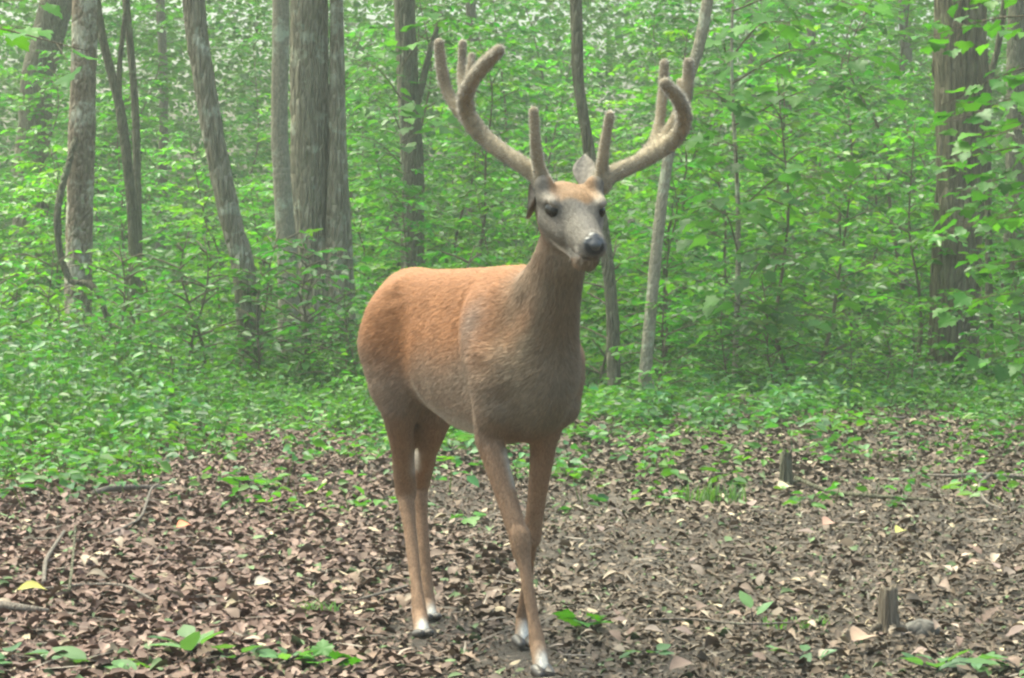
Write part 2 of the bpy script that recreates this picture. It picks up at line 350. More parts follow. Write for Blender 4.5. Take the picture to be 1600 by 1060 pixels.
# ------------------------------------------------------------------ understorey saplings and shrubs
def sapling_mesh(seed, h, nb, spread, leaf, hue=(.055, .155, .032), low=.2, dens=1.0):
    r = np.random.default_rng(seed); tubes = []; P, D, N = [], [], []
    k = 6; st = np.c_[np.cumsum(r.normal(size=(k, 2)) * .035 * h, 0), np.linspace(-.05, h, k)]; st[0, :2] = 0
    q, rr = smooth_path(st, np.linspace(.006 * h + .004, .003, k), .15); tubes.append(tube(q, rr, 6))
    az = r.uniform(0, 6.28)
    for b in range(nb):
        z = h * (low + (1 - low) * (b + r.uniform(0, 1)) / nb); i = min(len(q) - 1, int(z / h * (len(q) - 1)))
        az += 2.4 + r.normal() * .3; L = spread * (1.1 - .6 * z / h) * r.uniform(.6, 1.15)
        d = np.array([math.cos(az), math.sin(az), 0]); s = q[i]
        e = s + d * L + [0, 0, L * r.uniform(.05, .35)]; mid = (s + e) / 2 + [0, 0, L * .10]
        bp, br = smooth_path([s, mid, e + [0, 0, -L * .08]], [.006, .004, .0015], .12); tubes.append(tube(bp, br, 4, cap=False))
        side = np.array([-d[1], d[0], 0])
        nt_ = max(3, int(L / .11 * dens))
        for t in range(nt_):
            f = .22 + .78 * (t + r.uniform(0, .6)) / nt_; o = bp[min(len(bp) - 1, int(f * (len(bp) - 1)))]
            sg = 1 if t % 2 else -1; td = unit(d * .7 + side * sg * r.uniform(.5, 1.1) + [0, 0, r.normal() * .12])
            tl = L * .42 * (1.15 - .6 * f) * r.uniform(.6, 1.2); nl = max(3, int(tl / leaf * 2.1))
            u = (np.arange(nl) + r.uniform(0, .5, nl)) / nl
            p = o + td * (u * tl)[:, None] + np.array([0, 0, -.18]) * (u ** 2 * tl)[:, None]
            lr = np.where(np.arange(nl) % 2, 1, -1)[:, None]; sd = np.cross([0, 0, 1], td)
            P.append(p); D.append(td * .7 + sd * lr * r.uniform(.5, 1.1, (nl, 1)) + np.c_[np.zeros((nl, 2)), r.normal(size=nl) * .22 - .15])
            N.append(np.array([0, 0, 1.0]) + r.normal(size=(nl, 3)) * .38)
    P, D, N = map(np.concatenate, (P, D, N)); m = len(P)
    col = np.array(hue) * r.uniform(.6, 1.4, (m, 1)) * (1 + r.normal(size=(m, 3)) * [.14, .05, .12])
    V, F, c = leaves(P, D, N, leaf * r.uniform(.65, 1.25, m), np.clip(col, .008, .6), r.uniform(.55, .7))
    Vs, Fs = join(tubes)
    return mesh_np('stem', Vs, Fs, smooth=True), mesh_np('foliage', V, F, c), m
HUES = [(.068, .200, .020), (.084, .215, .020), (.050, .170, .024), (.062, .185, .030), (.105, .235, .020)]
TALL = [sapling_mesh(100 + s, 3.6, 38, 1.0, .095, HUES[s % 5], .12, 1.5) for s in range(5)]
HIGH = [sapling_mesh(140 + s, 5.6, 50, 1.25, .125, HUES[s % 5], .15, 1.5) for s in range(4)]
MID = [sapling_mesh(160 + s, 2.2, 30, .9, .088, HUES[s % 5], .10, 1.5) for s in range(5)]
LOW = [sapling_mesh(180 + s, .85, 16, .55, .065, HUES[(s + 2) % 5], .12) for s in range(5)]
KIND = {'tall': (TALL, 3.6, 'tall leafy sapling'), 'high': (HIGH, 5.6, 'high leafy sapling'), 'mid': (MID, 2.2, 'bushy leafy sapling'), 'low': (LOW, .85, 'knee-high leafy shrub')}
rng = np.random.default_rng(5)
NLEAF = 0
def grow(kind, x, y, scale, label, cat, group, var=None):
    global NLEAF
    lib = KIND[kind][0]; a, b, n = lib[int(rng.integers(len(lib))) if var is None else var]; NLEAF += n
    root = empty('leafy_sapling' if kind != 'low' else 'leafy_shrub', (x, y, float(height(x, y)))); root.rotation_euler = (0, 0, rng.uniform(0, 6.28)); root.scale = (scale * rng.uniform(.9, 1.15), scale * rng.uniform(.9, 1.15), scale)
    obj('stem', a, M_twig, root); tag(obj('foliage', b, M_leaf, root), kind='stuff'); tag(root, label, cat, group); return root
def where(px):
    if px < 90: return 'beyond the mottled trunk'
    if px < 290: return 'between the mottled and the leaning trunk'
    if px < 420: return 'beside the leaning grey trunk'
    if px < 590: return 'round the thick double-stemmed tree'
    if px < 760: return 'round the dark forked trunk'
    if px < 980: return 'behind the head of the deer'
    if px < 1130: return 'beside the pale sweeping stem'
    if px < 1400: return 'between pale stem and broad brown trunk'
    return 'round the broad brown trunk'
TONES = ['mid-green', 'fresh green', 'deep green', 'cool green', 'yellow-green']
DEPTH = [(24, 'by the clearing'), (31, 'further back'), (99, 'deep inside')]
def row(Y, spacing, lo, hi, kinds, size=(.8, 1.15), skip=None):
    x = (lo - 800) / FPX * Y; end = (hi - 800) / FPX * Y
    while x < end:
        xx = x + rng.uniform(-.3, .3) * spacing; yy = Y + rng.uniform(-.8, .8); px = 800 + xx / yy * FPX
        x += spacing * rng.uniform(.8, 1.2)
        if skip and any(a < px < b for a, b in skip): continue
        k = kinds[int(rng.integers(len(kinds)))]
        dep = next(t for d, t in DEPTH if Y < d)
        var = int(rng.integers(len(KIND[k][0]))); tone = TONES[(var + (2 if k == 'low' else 0)) % 5]
        lab = KIND[k][2].replace('leafy', tone) + f' {where(px)}, {dep}'
        grow(k, xx, yy, rng.uniform(*size), lab, 'sapling' if k != 'low' else 'shrub', f'saplings and shrubs {where(px)}, {dep}', var)
TR = [(80, 170), (290, 400), (410, 560)]
row(18.6, .75, 900, 1750, ['low', 'mid'], (.75, 1.1), [(930, 1040)])
row(19.6, .8, 1050, 1780, ['mid', 'low', 'mid'], (.75, 1.1), [(1440, 1540)])
row(17.6, .55, -80, 330, ['low'], (.55, .95))
row(19.0, .42, -120, 640, ['low'], (.85, 1.5))
row(18.4, .5, 560, 980, ['low'], (.8, 1.35))
row(17.9, .6, 1000, 1750, ['low'], (.6, 1.1))
row(19.7, .55, 60, 620, ['low'], (1.0, 1.55))
row(22.0, .9, -150, 850, ['low', 'low'], (1.0, 1.5), [(410, 560)])
row(21.0, .8, 880, 1800, ['mid', 'low', 'mid'], (.8, 1.15), [(1430, 1560)])
row(22.5, .95, 860, 1800, ['mid', 'mid', 'tall'], (.85, 1.15))
row(24.5, .8, -150, 860, ['mid', 'mid', 'low'], (.75, 1.1))
row(26.3, 1.0, -150, 860, ['tall', 'mid'], (.75, 1.05))
row(25.5, 1.1, 860, 1800, ['tall', 'mid'], (.8, 1.1))
row(28.0, 1.1, -150, 1780, ['mid', 'tall'], (.8, 1.1))
row(31.5, 1.2, -150, 1780, ['tall', 'mid', 'tall'], (.85, 1.2))
row(36, 1.25, -120, 1740, ['high', 'tall'], (.8, 1.1))
row(41, 1.3, -120, 1740, ['high'], (.85, 1.15))

# far wood: one mass of foliage beyond 45 m
def far_mass():
    r = np.random.default_rng(77); n = 7600
    Y = r.uniform(45, 62, n); X = r.uniform(-1, 1, n) * (.215 * Y + 4); Z = .2 + 9.3 * r.uniform(0, 1, n) ** 1.35
    c = np.stack([X, Y, Z], -1); k = 26; q = c[:, None] + r.normal(size=(n, k, 3)) * [.42, .42, .13]
    P = q.reshape(-1, 3); D = (q - c[:, None]).reshape(-1, 3) + [0, 0, -.06]; m = len(P); N = np.array([0, 0, 1]) + r.normal(size=(m, 3)) * .5
    tint = np.repeat(r.uniform(.65, 1.4, (n, 1)), k, 0)
    col = np.array([.082, .215, .026]) * tint * r.uniform(.8, 1.2, (m, 1)) * (1 + r.normal(size=(m, 3)) * [.15, .05, .12])
    V, F, cc = leaves(P, D, N, r.uniform(.11, .19, m), np.clip(col, .01, .6), .7)
    tag(obj('far_wood', mesh_np('far_wood', V, F, cc), M_far), 'pale green mass of distant woodland foliage', 'woodland', kind='stuff')
far_mass()

# ------------------------------------------------------------------ ground cover plants
def ground_cover():
    r = np.random.default_rng(31)
    n = 52000; Y = 10 + 26 * r.uniform(0, 1, n) ** .8; X = r.uniform(-1, 1, n) * (.2 * Y + 1.2)
    px = 800 + X / Y * FPX; py = 425 + CAM_H * FPX / Y
    wob = 12 * np.sin(px * .021) + 9 * np.sin(px * .057 + 1) + np.where(px < 640, 16 * np.sin(3.1 * X + 2.3 * Y) + r.normal(size=n) * 26, r.normal(size=n) * 16)
    edge = np.interp(px, [-200, 0, 230, 300, 420, 580, 760, 900, 1100, 1300, 1600, 1800], [790, 785, 735, 668, 655, 690, 690, 668, 662, 650, 655, 660]) + wob
    edge = np.where((px < 300) & (r.uniform(size=n) < .35), edge - 90, edge)
    patch = .5 + .5 * np.sin(1.7 * X + .9 * Y) * np.sin(2.3 * X - 1.1 * Y + 1)
    keep = (py < edge) & (r.uniform(size=n) < .45 + .55 * patch) | (r.uniform(size=n) < .035)
    X, Y, px, py, edge = X[keep], Y[keep], px[keep], py[keep], edge[keep]; n = len(X)
    depth = np.clip((edge - py) / 130, 0, 1)
    hmax = np.where(px < 620, .16 + .55 * depth, .14 + .38 * depth)
    clump = .5 + .5 * np.sin(2.1 * X + 1.3 * np.sin(1.1 * Y)) * np.sin(1.6 * Y + 2.2 * np.sin(.8 * X))
    H = hmax * r.uniform(.35, 1.1, n) * (.55 + .8 * clump); K = 9
    base = np.stack([X, Y, height(X, Y)], -1); lean = r.normal(size=(n, 2)) * .25
    u = r.uniform(.25, 1, (n, K)); az = r.uniform(0, 6.28, (n, K)); out_ = r.uniform(.01, .09, (n, K))
    d = np.stack([np.cos(az), np.sin(az), r.normal(size=(n, K)) * .25 - .1], -1)
    P = base[:, None] + np.stack([lean[:, :1] * u * H[:, None], lean[:, 1:] * u * H[:, None], u * H[:, None]], -1) + d * out_[..., None]
    P = P.reshape(-1, 3); D = d.reshape(-1, 3); m = len(P); N = np.array([0, 0, 1]) + r.normal(size=(m, 3)) * .4
    tint = np.repeat(r.uniform(.65, 1.35, (n, 1)), K, 0); kind = np.repeat(np.clip((clump * 3 + r.normal(size=n) * .5).astype(int), 0, 2), K)
    base_c = np.array([[.062, .172, .036], [.080, .195, .026], [.054, .155, .044]])[kind]
    col = base_c * tint * r.uniform(.8, 1.2, (m, 1)) * (1 + r.normal(size=(m, 3)) * [.12, .05, .12])
    L = r.uniform(.028, .058, m) * np.repeat(r.uniform(.7, 1.5, n) * (.75 + .5 * clump), K)
    V, F, c = leaves(P, D, N, L, np.clip(col, .01, .6), .62)
    # stems: one thin blade each
    top = base + np.stack([lean[:, 0] * H, lean[:, 1] * H, H], -1); s = np.array([.003, 0, 0])
    SV = np.stack([base - s, base + s, top], 1).reshape(-1, 3); SF = np.arange(3 * n).reshape(-1, 3)
    V2, F2 = join([(V, F), (SV, SF)])
    c2 = np.concatenate([c, np.repeat([[.06, .09, .04]], 3 * n, 0)])
    tag(obj('ground_cover_plants', mesh_np('ground_cover_plants', V2, F2, c2), M_cover), 'low green woodland plants carpeting the ground beyond the bare litter', 'ground cover', kind='stuff')
ground_cover()

# ------------------------------------------------------------------ leaf litter
LIT = np.array([[.12, .088, .068], [.20, .150, .125], [.29, .24, .205], [.09, .066, .05], [.22, .175, .13], [.165, .13, .11], [.36, .32, .275]])
HOOF_XY = [(at(849, 1062, 5.92)[0], 5.92), (at(815, 1012, 6.41)[0], 6.41), (at(661, 1003, 6.60)[0], 6.60), (at(673, 974, 6.93)[0], 6.93)]
def litter():
    r = np.random.default_rng(8)
    n = 185000; Y = 5.3 + 14.5 * r.uniform(0, 1, n) ** 1.25; X = r.uniform(-1, 1, n) * (.2 * Y + .8)
    px = 800 + X / Y * FPX
    chip = (px > 720 + 120 * np.sin(Y)) & (Y < 11.0 + np.sin(px * .01)) & (r.uniform(size=n) < .88)      # trodden, broken leaves on this side
    L = np.where(chip, r.uniform(.008, .024, n), .011 + .042 * r.uniform(0, 1, n) ** 1.4)
    az = r.uniform(0, 6.28, n); tilt = r.normal(size=n) * .2
    D = np.stack([np.cos(az), np.sin(az), tilt], -1); N = np.array([0, 0, 1]) + r.normal(size=(n, 3)) * np.where(chip, .2, .28)[:, None]
    for hx, hy in HOOF_XY:                                                   # trodden flat where the deer steps
        nr = np.exp(-(((X - hx) / .10) ** 2 + ((Y - hy + .10) / .22) ** 2)); tilt *= 1 - .95 * nr; L = L * (1 - .72 * nr); N = N * (1 - nr[:, None]) + np.array([0, 0, 1]) * nr[:, None]
    D[:, 2] = tilt
    P = np.stack([X, Y, height(X, Y) + r.uniform(.0, .020, n) * np.clip(L / .03, 0, 1) + .45 * np.abs(tilt) * L], -1)
    k = r.integers(0, len(LIT), n); col = (LIT[k] * .55 + LIT.mean(0) * .45) * r.uniform(.48, .84, (n, 1))
    warm = np.clip((900 - px) / 500, 0, 1)[:, None]
    col = col * (np.array([.86, .80, .71]) * (1 - warm) + np.array([1.08, .86, .84]) * warm)
    gr = r.uniform(size=n) < .06; col[gr] = np.array([.11, .16, .07]) * r.uniform(.7, 1.2, (gr.sum(), 1))
    tan = r.uniform(size=n) < .035; col[tan] = np.array([.38, .31, .21]) * r.uniform(.7, 1.1, (tan.sum(), 1))
    V, F, c = leaves(P, D, N, L, col, .62, r.uniform(-.2, 1.0, n))
    k = 3600; Y = 5.3 + 13 * r.uniform(0, 1, k) ** 1.2; X = r.uniform(-1, 1, k) * (.2 * Y + .8); az = r.uniform(0, 6.28, k)       # broken twigs and leaf stalks
    V3, F3, c3 = leaves(np.stack([X, Y, height(X, Y) + r.uniform(.012, .035, k)], -1), np.stack([np.cos(az), np.sin(az), r.normal(size=k) * .12], -1), np.array([0, 0, 1]) + r.normal(size=(k, 3)) * .3,
                        r.uniform(.03, .13, k), np.array([.20, .17, .14]) * r.uniform(.5, 1.3, (k, 1)), .045, np.zeros(k))
    V, (F,) = join([(V, F), (V3, F3)]); c = np.concatenate([c, c3])
    tag(obj('leaf_litter', mesh_np('leaf_litter', V, F, c), M_litter_mass, FLOOR), kind='stuff')
litter()
def leaf_shape(outline, curl, seed, col):
    """a single curled leaf with midrib, outline = half widths along the length"""
    r = np.random.default_rng(seed); n = len(outline); x = np.linspace(0, 1, n); V = []; F = []
    z = curl * np.sin(x * 2.6) * .25
    for i in range(n):
        wv = outline[i]; V += [[x[i] - .5, wv, z[i] + abs(wv) * curl * .7 + r.normal() * .012], [x[i] - .5, 0, z[i]], [x[i] - .5, -wv, z[i] + abs(wv) * curl * .9 + r.normal() * .012]]
    for i in range(n - 1):
        a = 3 * i; F += [[a, a + 1, a + 4, a + 3], [a + 1, a + 2, a + 5, a + 4]]
    V = np.array(V); return mesh_np('fallen_leaf', V, np.array(F), np.repeat([col], len(V), 0) * r.uniform(.85, 1.15, (len(V), 1)))
OV = [.02, .17, .28, .31, .24, .12, .01]; OAK = [.02, .12, .07, .21, .11, .27, .14, .24, .10, .02]; BEECH = [.02, .14, .22, .25, .20, .11, .0]
FALLEN = [leaf_shape(o, cu, s, c) for s, (o, cu, c) in enumerate([(OV, .5, (0.160, 0.112, 0.088)), (OAK, .7, (0.192, 0.136, 0.100)), (BEECH, .35, (0.224, 0.176, 0.144)), (OAK, .4, (0.120, 0.080, 0.064)),
          (OV, .9, (0.136, 0.100, 0.080)), (BEECH, .8, (0.248, 0.200, 0.152)), (OV, .25, (0.176, 0.128, 0.112))])]
for me in FALLEN: me.materials.append(M_litter)
r = np.random.default_rng(19)
for k in range(296):
    py = 690 + 370 * r.uniform(0, 1) ** .8; px = r.uniform(-30, 1630); p = ground(px, py)
    if min(math.hypot(p[0] - hx, (p[1] - hy) * .5) for hx, hy in HOOF_XY) < .11: continue
    o = obj('fallen_leaf', FALLEN[int(r.integers(len(FALLEN)))], None, FLOOR, (p[0], p[1], p[2] + .022))
    s = r.uniform(.04, .075); o.scale = (s, s, s); o.rotation_euler = (r.normal() * .3, r.normal() * .3, r.uniform(0, 6.3))
def special_leaf(px, py, col, label, s=.09, shape=OV, rot=1.0):
    p = ground(px, py); me = leaf_shape(shape, .5, int(px), col); me.materials.append(M_litter)
    o = obj('fallen_leaf', me, None, None, (p[0], p[1], p[2] + .035)); o.scale = (s, s, s); o.rotation_euler = (.35, .1, rot); tag(o, label, 'leaf')
special_leaf(288, 841, (.52, .20, .11), 'bright orange fallen leaf lying on the brown litter', .085)
special_leaf(50, 940, (.26, .24, .06), 'mustard yellow fallen leaf beside the pale stick', .085, OV, .3)
special_leaf(412, 934, (.33, .29, .245), 'pale cream fallen leaf lying among the brown litter', .085)
special_leaf(1406, 846, (.42, .42, .12), 'yellow-green fallen leaf beyond the weathered stump', .075)
special_leaf(1295, 836, (.42, .25, .19), 'pinkish fallen leaf lying beyond the bright upright seedling', .10)
special_leaf(1226, 768, (.36, .31, .21), 'cream fallen leaf at the foot of the short mossy stub', .12)
special_leaf(1345, 1012, (.36, .25, .18), 'large tan curled leaf in front of the weathered stump', .11)

# ------------------------------------------------------------------ sticks, stumps, stone
def stick(name, label, pix_r, cat='stick', seed=1, mat=None, lift=.034, forks=()):
    def pth(pr):
        W = [ground(x, y) + [0, 0, lift + (q[0] if q else 0)] for x, y, _, *q in pr]; R = [v[2] * W[i][1] / FPX for i, v in enumerate(pr)]
        qq, rr = smooth_path(W, R, .04); return tube(qq, rr, 7, .06, seed), W[0]
    a, o0 = pth(pix_r); parts = [a] + [pth(f)[0] for f in forks]; V, Fs = join(parts)
    return tag(obj(name, mesh_np(name, V - o0, Fs, smooth=True), mat or M_dead, loc=o0), label, cat)
stick('fallen_branch', 'thin dark fallen branch lying from the mossy stub across the litter', [(1243, 757, 3.5), (1290, 772, 3.5), (1340, 786, 3.5), (1400, 790, 3), (1470, 796, 2)], mat=M_bark_dark, seed=3)
stick('fallen_stick', 'reddish brown fallen stick with a forked end, behind the thin dark branch', [(1640, 758, 5), (1590, 757, 4.5), (1540, 756, 3.5), (1490, 760, 3), (1450, 757, 2)], seed=4, forks=[[(1545, 757, 3), (1530, 775, 2.5), (1540, 800, 2), (1565, 812, 1.5)]])
stick('fallen_stick', 'pale forked stick standing out along the litter beside the yellow leaf', [(68, 926, 3.5), (72, 895, 3.5), (84, 870, 3), (100, 842, 2.5)], seed=5)
stick('fallen_stick', 'long pale curved stick lying in the litter near the yellow leaf', [(60, 938, 2.5), (120, 934, 2.5), (190, 936, 2.5), (240, 954, 2)], seed=6)
stick('fallen_stick', 'short dark twig poking up from the litter by the long pale stick', [(108, 942, 2.5), (112, 925, 2.5, .03), (116, 905, 2, .07), (118, 890, 1.5, .1)], seed=7, mat=M_bark_dark)
stick('fallen_branch', 'greyish green fallen branch lying along the patch of ground cover', [(148, 779, 5), (180, 772, 5), (220, 769, 4), (258, 767, 3)], seed=8)
stick('fallen_stick', 'bent pale twig with an angled elbow, beyond the orange leaf', [(170, 848, 2), (205, 832, 2.2), (222, 822, 2.2), (236, 798, 2, .03), (247, 782, 1.6, .05)], seed=9)
stick('fallen_stick', 'thick grey weathered stick reaching in from the edge beside the yellow leaf', [(-40, 958, 8), (0, 962, 7), (40, 966, 6), (75, 968, 3)], seed=10)
stick('fallen_stick', 'thin grey twig lying behind the hind hoof of the deer', [(560, 957, 2), (600, 944, 2.5), (636, 930, 2)], seed=11)
stick('fallen_stick', 'thin light twig lying flat in front of the bright upright seedling', [(1000, 990, 2), (1080, 988, 2), (1160, 996, 2), (1240, 992, 1.5)], seed=12)
stick('fallen_stick', 'pale short stick at the litter edge in front of the shrubs', [(1360, 675, 3), (1385, 676, 3), (1412, 674, 2.5)], seed=13)
stick('fallen_log', 'dark rotting log lying at the foot of the shrubs beyond the litter', [(1075, 652, 11), (1120, 648, 12), (1165, 650, 11), (1200, 652, 8)], cat='log', mat=M_bark_dark, seed=14, lift=.04)
stick('fallen_branch', 'mossy fallen branch arched under the shrubs by the broad brown trunk', [(1400, 642, 4), (1440, 634, 4, .03), (1490, 633, 4, .05), (1540, 640, 3)], mat=M_bark_dark, seed=15)

def stump(label, px, ytop, ybase, rpx, mat, moss, seed):
    g = ground(px, ybase); h = (ybase - ytop) / FPX * g[1]; R = rpx * g[1] / FPX; r = np.random.default_rng(seed)
    z = np.array([-.04, 0, .08, .25, .5, .75, .93, 1.0]) * h; rad = R * np.array([1.6, 1.45, 1.25, 1.08, 1, .97, .95, .9])
    V, Fs = tube(np.c_[np.zeros((8, 2)), z], rad, 20, .06, seed, 5)
    top = np.arange(20) + 7 * 20; V[top, 2] += r.uniform(-.12, .16, 20) * h * .6; V[-1, 2] = h * .86   # splintered rim, hollow middle
    root = empty('stump', g); tag(root, label, 'stump')
    obj('stump_wood', mesh_np('stump_wood', V, Fs, smooth=False), mat, root)
    for k in range(4):                                                         # root flare
        a = k * 1.6 + r.uniform(0, .6); d = np.array([math.cos(a), math.sin(a), 0]); q, rr = smooth_path([d * R * .5 + [0, 0, h * .22], d * R * 1.6 + [0, 0, .02], d * R * 2.4 + [0, 0, -.01]], [R * .5, R * .34, R * .12], .02)
        V, Fs = tube(q, rr, 7, .05, k); obj('root', mesh_np('root', V, Fs, smooth=True), mat, root)
    return root
M_stump = bark_mat('weathered_stump', (.10, .08, .06), (.25, .21, .16), (.42, .37, .30), 40, .1, .36, .01)
stump('small splintered weathered stump beside a grey stone, in the trodden litter', 1388, 912, 988, 15, M_stump, None, 3)
stump('short mossy green-brown stub at the end of the thin dark branch', 1228, 702, 760, 10, M_bark_dark, None, 5)
def stone(px, py, rx, rz, label, seed):
    import bmesh
    g = ground(px, py); bm = bmesh.new(); bmesh.ops.create_icosphere(bm, subdivisions=4, radius=1); r = np.random.default_rng(seed); ks = r.normal(size=(10, 3)) * 2.2; ph = r.uniform(0, 6, 10)
    for v in bm.verts:
        c = np.array(v.co); m = 1 + .06 * sum(math.sin(float(k @ c) + p) for k, p in zip(ks, ph)) / 1.5; v.co = v.co * m; v.co.x *= rx; v.co.y *= rx * .8; v.co.z *= rz
    me = bpy.data.meshes.new('stone'); bm.to_mesh(me); bm.free(); me.polygons.foreach_set('use_smooth', np.ones(len(me.polygons), bool))
    tag(obj('stone', me, bark_mat('grey_stone', (.085, .08, .072), (.15, .14, .125), (.13, .14, .10), 25, 1, .35, .002), loc=g + [0, 0, rz * .25]), label, 'stone')
stone(1440, 985, .052, .036, 'rounded dull grey stone beside the weathered stump', 2)

# ------------------------------------------------------------------ seedlings and grass tufts in the clearing
def palm(points, col, seed, fold=.12):
    """flat-ish leaf from a closed outline (x along the leaf, y across), fan with a raised middle"""
    r = np.random.default_rng(seed); o = np.array(points, float); n = len(o)
    z = fold * np.abs(o[:, 1]) - .18 * o[:, 0] ** 2 + r.normal(size=n) * .02
    V = np.vstack([np.c_[o, z], [[.42, 0, -.04]]]); F = np.array([[i, (i + 1) % n, n] for i in range(n)])
    return V, F
half = [(0, 0), (.0, .12), (-.08, .28), (.06, .32), (.12, .46), (.24, .43), (.38, .60), (.45, .48), (.58, .48), (.56, .30), (.66, .27), (.76, .28), (.82, .14)]
MAPLE = half + [(1.0, 0)] + [(x, -y) for x, y in half[:0:-1]]
OVAL = [(0, 0), (.12, .16), (.32, .27), (.55, .27), (.8, .15), (1, 0), (.8, -.15), (.55, -.27), (.32, -.27), (.12, -.16)]
def seed_leaf(shape, col, seed):
    V, F = palm(shape, col, seed); r = np.random.default_rng(seed)
    return mesh_np('leaf', V, F, np.array(col) * r.uniform(.9, 1.1, (len(V), 1)))
FRESH = [seed_leaf(OVAL, c, 40 + i) for i, c in enumerate([(.085, .18, .075), (.10, .20, .08), (.075, .155, .065), (.11, .21, .075)])]
MAPL = [seed_leaf(MAPLE, c, 60 + i) for i, c in enumerate([(.060, .175, .026), (.070, .195, .026), (.050, .155, .028), (.085, .215, .028)])]
for me in FRESH: me.materials.append(M_cover)
for me in MAPL: me.materials.append(M_maple)
def seedling(px, py, hpx, nleaf, size, label, lib=FRESH, spread=1.0, seed=1, up=.25, name='seedling', cat='seedling', group=None):
    r = np.random.default_rng(seed); g = ground(px, py); h = hpx / FPX * g[1]
    root = empty(name, g); tag(root, label, cat, group); tubes = []
    for k in range(nleaf):
        a = k * 2.4 + r.uniform(-.4, .4); u = .45 + .55 * (k + 1) / nleaf; d = np.array([math.cos(a), math.sin(a), 0])
        s = np.array([0, 0, -.01]); e = np.array([0, 0, h * u]) + d * spread * size * r.uniform(.3, .7)
        q, rr = smooth_path([s, np.array([0, 0, h * u * .6]), e], [.0028, .002, .0012], .03); tubes.append(tube(q, rr, 5))
        o = obj('leaf', lib[int(r.integers(len(lib)))], None, root, e); sz = size * r.uniform(.75, 1.2); o.scale = (sz, sz, sz)
        o.rotation_euler = (r.normal() * .25, -up + r.normal() * .25, a)
    V, Fs = join(tubes); obj('stem', mesh_np('stem', V, Fs, smooth=True), M_seedstem, root)
M_seedstem = attr_mat('seedling_stem', .6, .3, 30, .2)
def grass_tuft(px, py, hpx, rad, n, label, seed):
    r = np.random.default_rng(seed); g = ground(px, py); h = hpx / FPX * g[1]; Vs, Fs = [], []
    a = r.uniform(0, 6.3, n); q = np.sqrt(r.uniform(0, 1, n)) * rad; b = np.stack([np.cos(a) * q * 1.3, np.sin(a) * q, np.zeros(n)], -1); az = r.uniform(0, 6.3, n)
    d = np.stack([np.cos(az), np.sin(az), np.zeros(n)], -1); s = np.stack([-d[:, 1], d[:, 0], d[:, 2]], -1) * .0035; L = h * r.uniform(.5, 1.1, n)[:, None]; bend = r.uniform(.3, 1.2, n)[:, None]
    p1 = b + L * (np.array([0, 0, .6]) + d * .2 * bend); p2 = b + L * (np.array([0, 0, .95]) + d * .75 * bend)
    V = np.stack([b - s, b + s, p1 + s * .8, p1 - s * .8, p2], 1).reshape(-1, 3); i = np.arange(n)[:, None] * 5
    col = np.repeat(np.array([.10, .20, .05]) * r.uniform(.7, 1.3, (n, 1)), 5, 0)
    root = empty('grass_tuft', g); tag(root, label, 'grass'); tag(obj('blades', mesh_np('blades', V, [i + np.array([[0, 1, 2, 3]]), i + np.array([[3, 2, 4]])], col), M_cover, root), kind='stuff')
seedling(1176, 985, 34, 2, .075, 'bright pale green seedling with one upright leaf in the trodden litter', up=1.1, spread=.3, seed=2)
seedling(912, 992, 28, 6, .06, 'small leafy seedling just past the front hoof of the deer', lib=MAPL, seed=3)
seedling(300, 1040, 34, 7, .085, 'broad-leaved seedling with paired pale leaves in front of the long pale stick', seed=4)
seedling(372, 1046, 24, 6, .07, 'low seedling with small upright leaves beside the broad-leaved seedling', seed=14)
seedling(20, 1050, 30, 8, .08, 'sprawling bright seedling in front of the thick grey stick', seed=5)
seedling(165, 1056, 22, 6, .09, 'flat wide-leaved seedling between two taller seedlings', seed=6, up=.0)
seedling(450, 1048, 26, 9, .06, 'loose patch of small seedlings nearest the hind hoof twig', seed=7)
seedling(505, 1050, 22, 7, .055, 'yellowish little seedling beside the loose seedling patch', seed=8, lib=MAPL)
seedling(1465, 1040, 24, 7, .07, 'low bright seedling in front of the grey stone', seed=9)
seedling(1530, 1040, 26, 9, .07, 'wide leafy seedling spreading beyond the low bright one', seed=10, up=.05)
seedling(1590, 1050, 24, 7, .09, 'bluish green seedling with long flat leaves beside the wide leafy one', seed=11, up=.0)
seedling(1252, 1030, 20, 5, .06, 'tiny bluish seedling between bright seedling and weathered stump', seed=12)
seedling(1010, 1035, 18, 5, .05, 'tiny seedling in bare litter before the thin light twig', seed=13)
seedling(392, 768, 30, 8, .08, 'small yellow-green seedling standing alone beyond the orange leaf', seed=15, lib=MAPL)
seedling(1140, 668, 24, 9, .07, 'yellowish seedling close in front of the rotting log', seed=16)
seedling(950, 700, 26, 9, .075, 'pale leafy seedling at the edge of the litter by the sapling foot', seed=17)
seedling(920, 700, 22, 8, .07, 'yellow tinged seedling beside the pale leafy one at the litter edge', seed=18, lib=MAPL)
seedling(1300, 700, 40, 8, .07, 'upright seedling on thin stem beyond the mossy stub', seed=19)
seedling(705, 725, 40, 14, .075, 'green seedling clump seen between the legs of the deer', seed=20)
seedling(730, 815, 16, 5, .06, 'tiny yellow-green seedling between hind and front legs of the deer', seed=21, lib=MAPL)
grass_tuft(1110, 778, 36, .12, 130, 'pale green grass tuft in the litter before the mossy stub', 3)
grass_tuft(500, 965, 30, .045, 34, 'bright grass tuft in front of the thin grey twig', 4)
grass_tuft(905, 745, 20, .10, 60, 'thin grass tuft just beyond the front legs of the deer', 5)
grass_tuft(1245, 980, 16, .07, 60, 'short sparse grass tuft beside the bright upright seedling', 6)

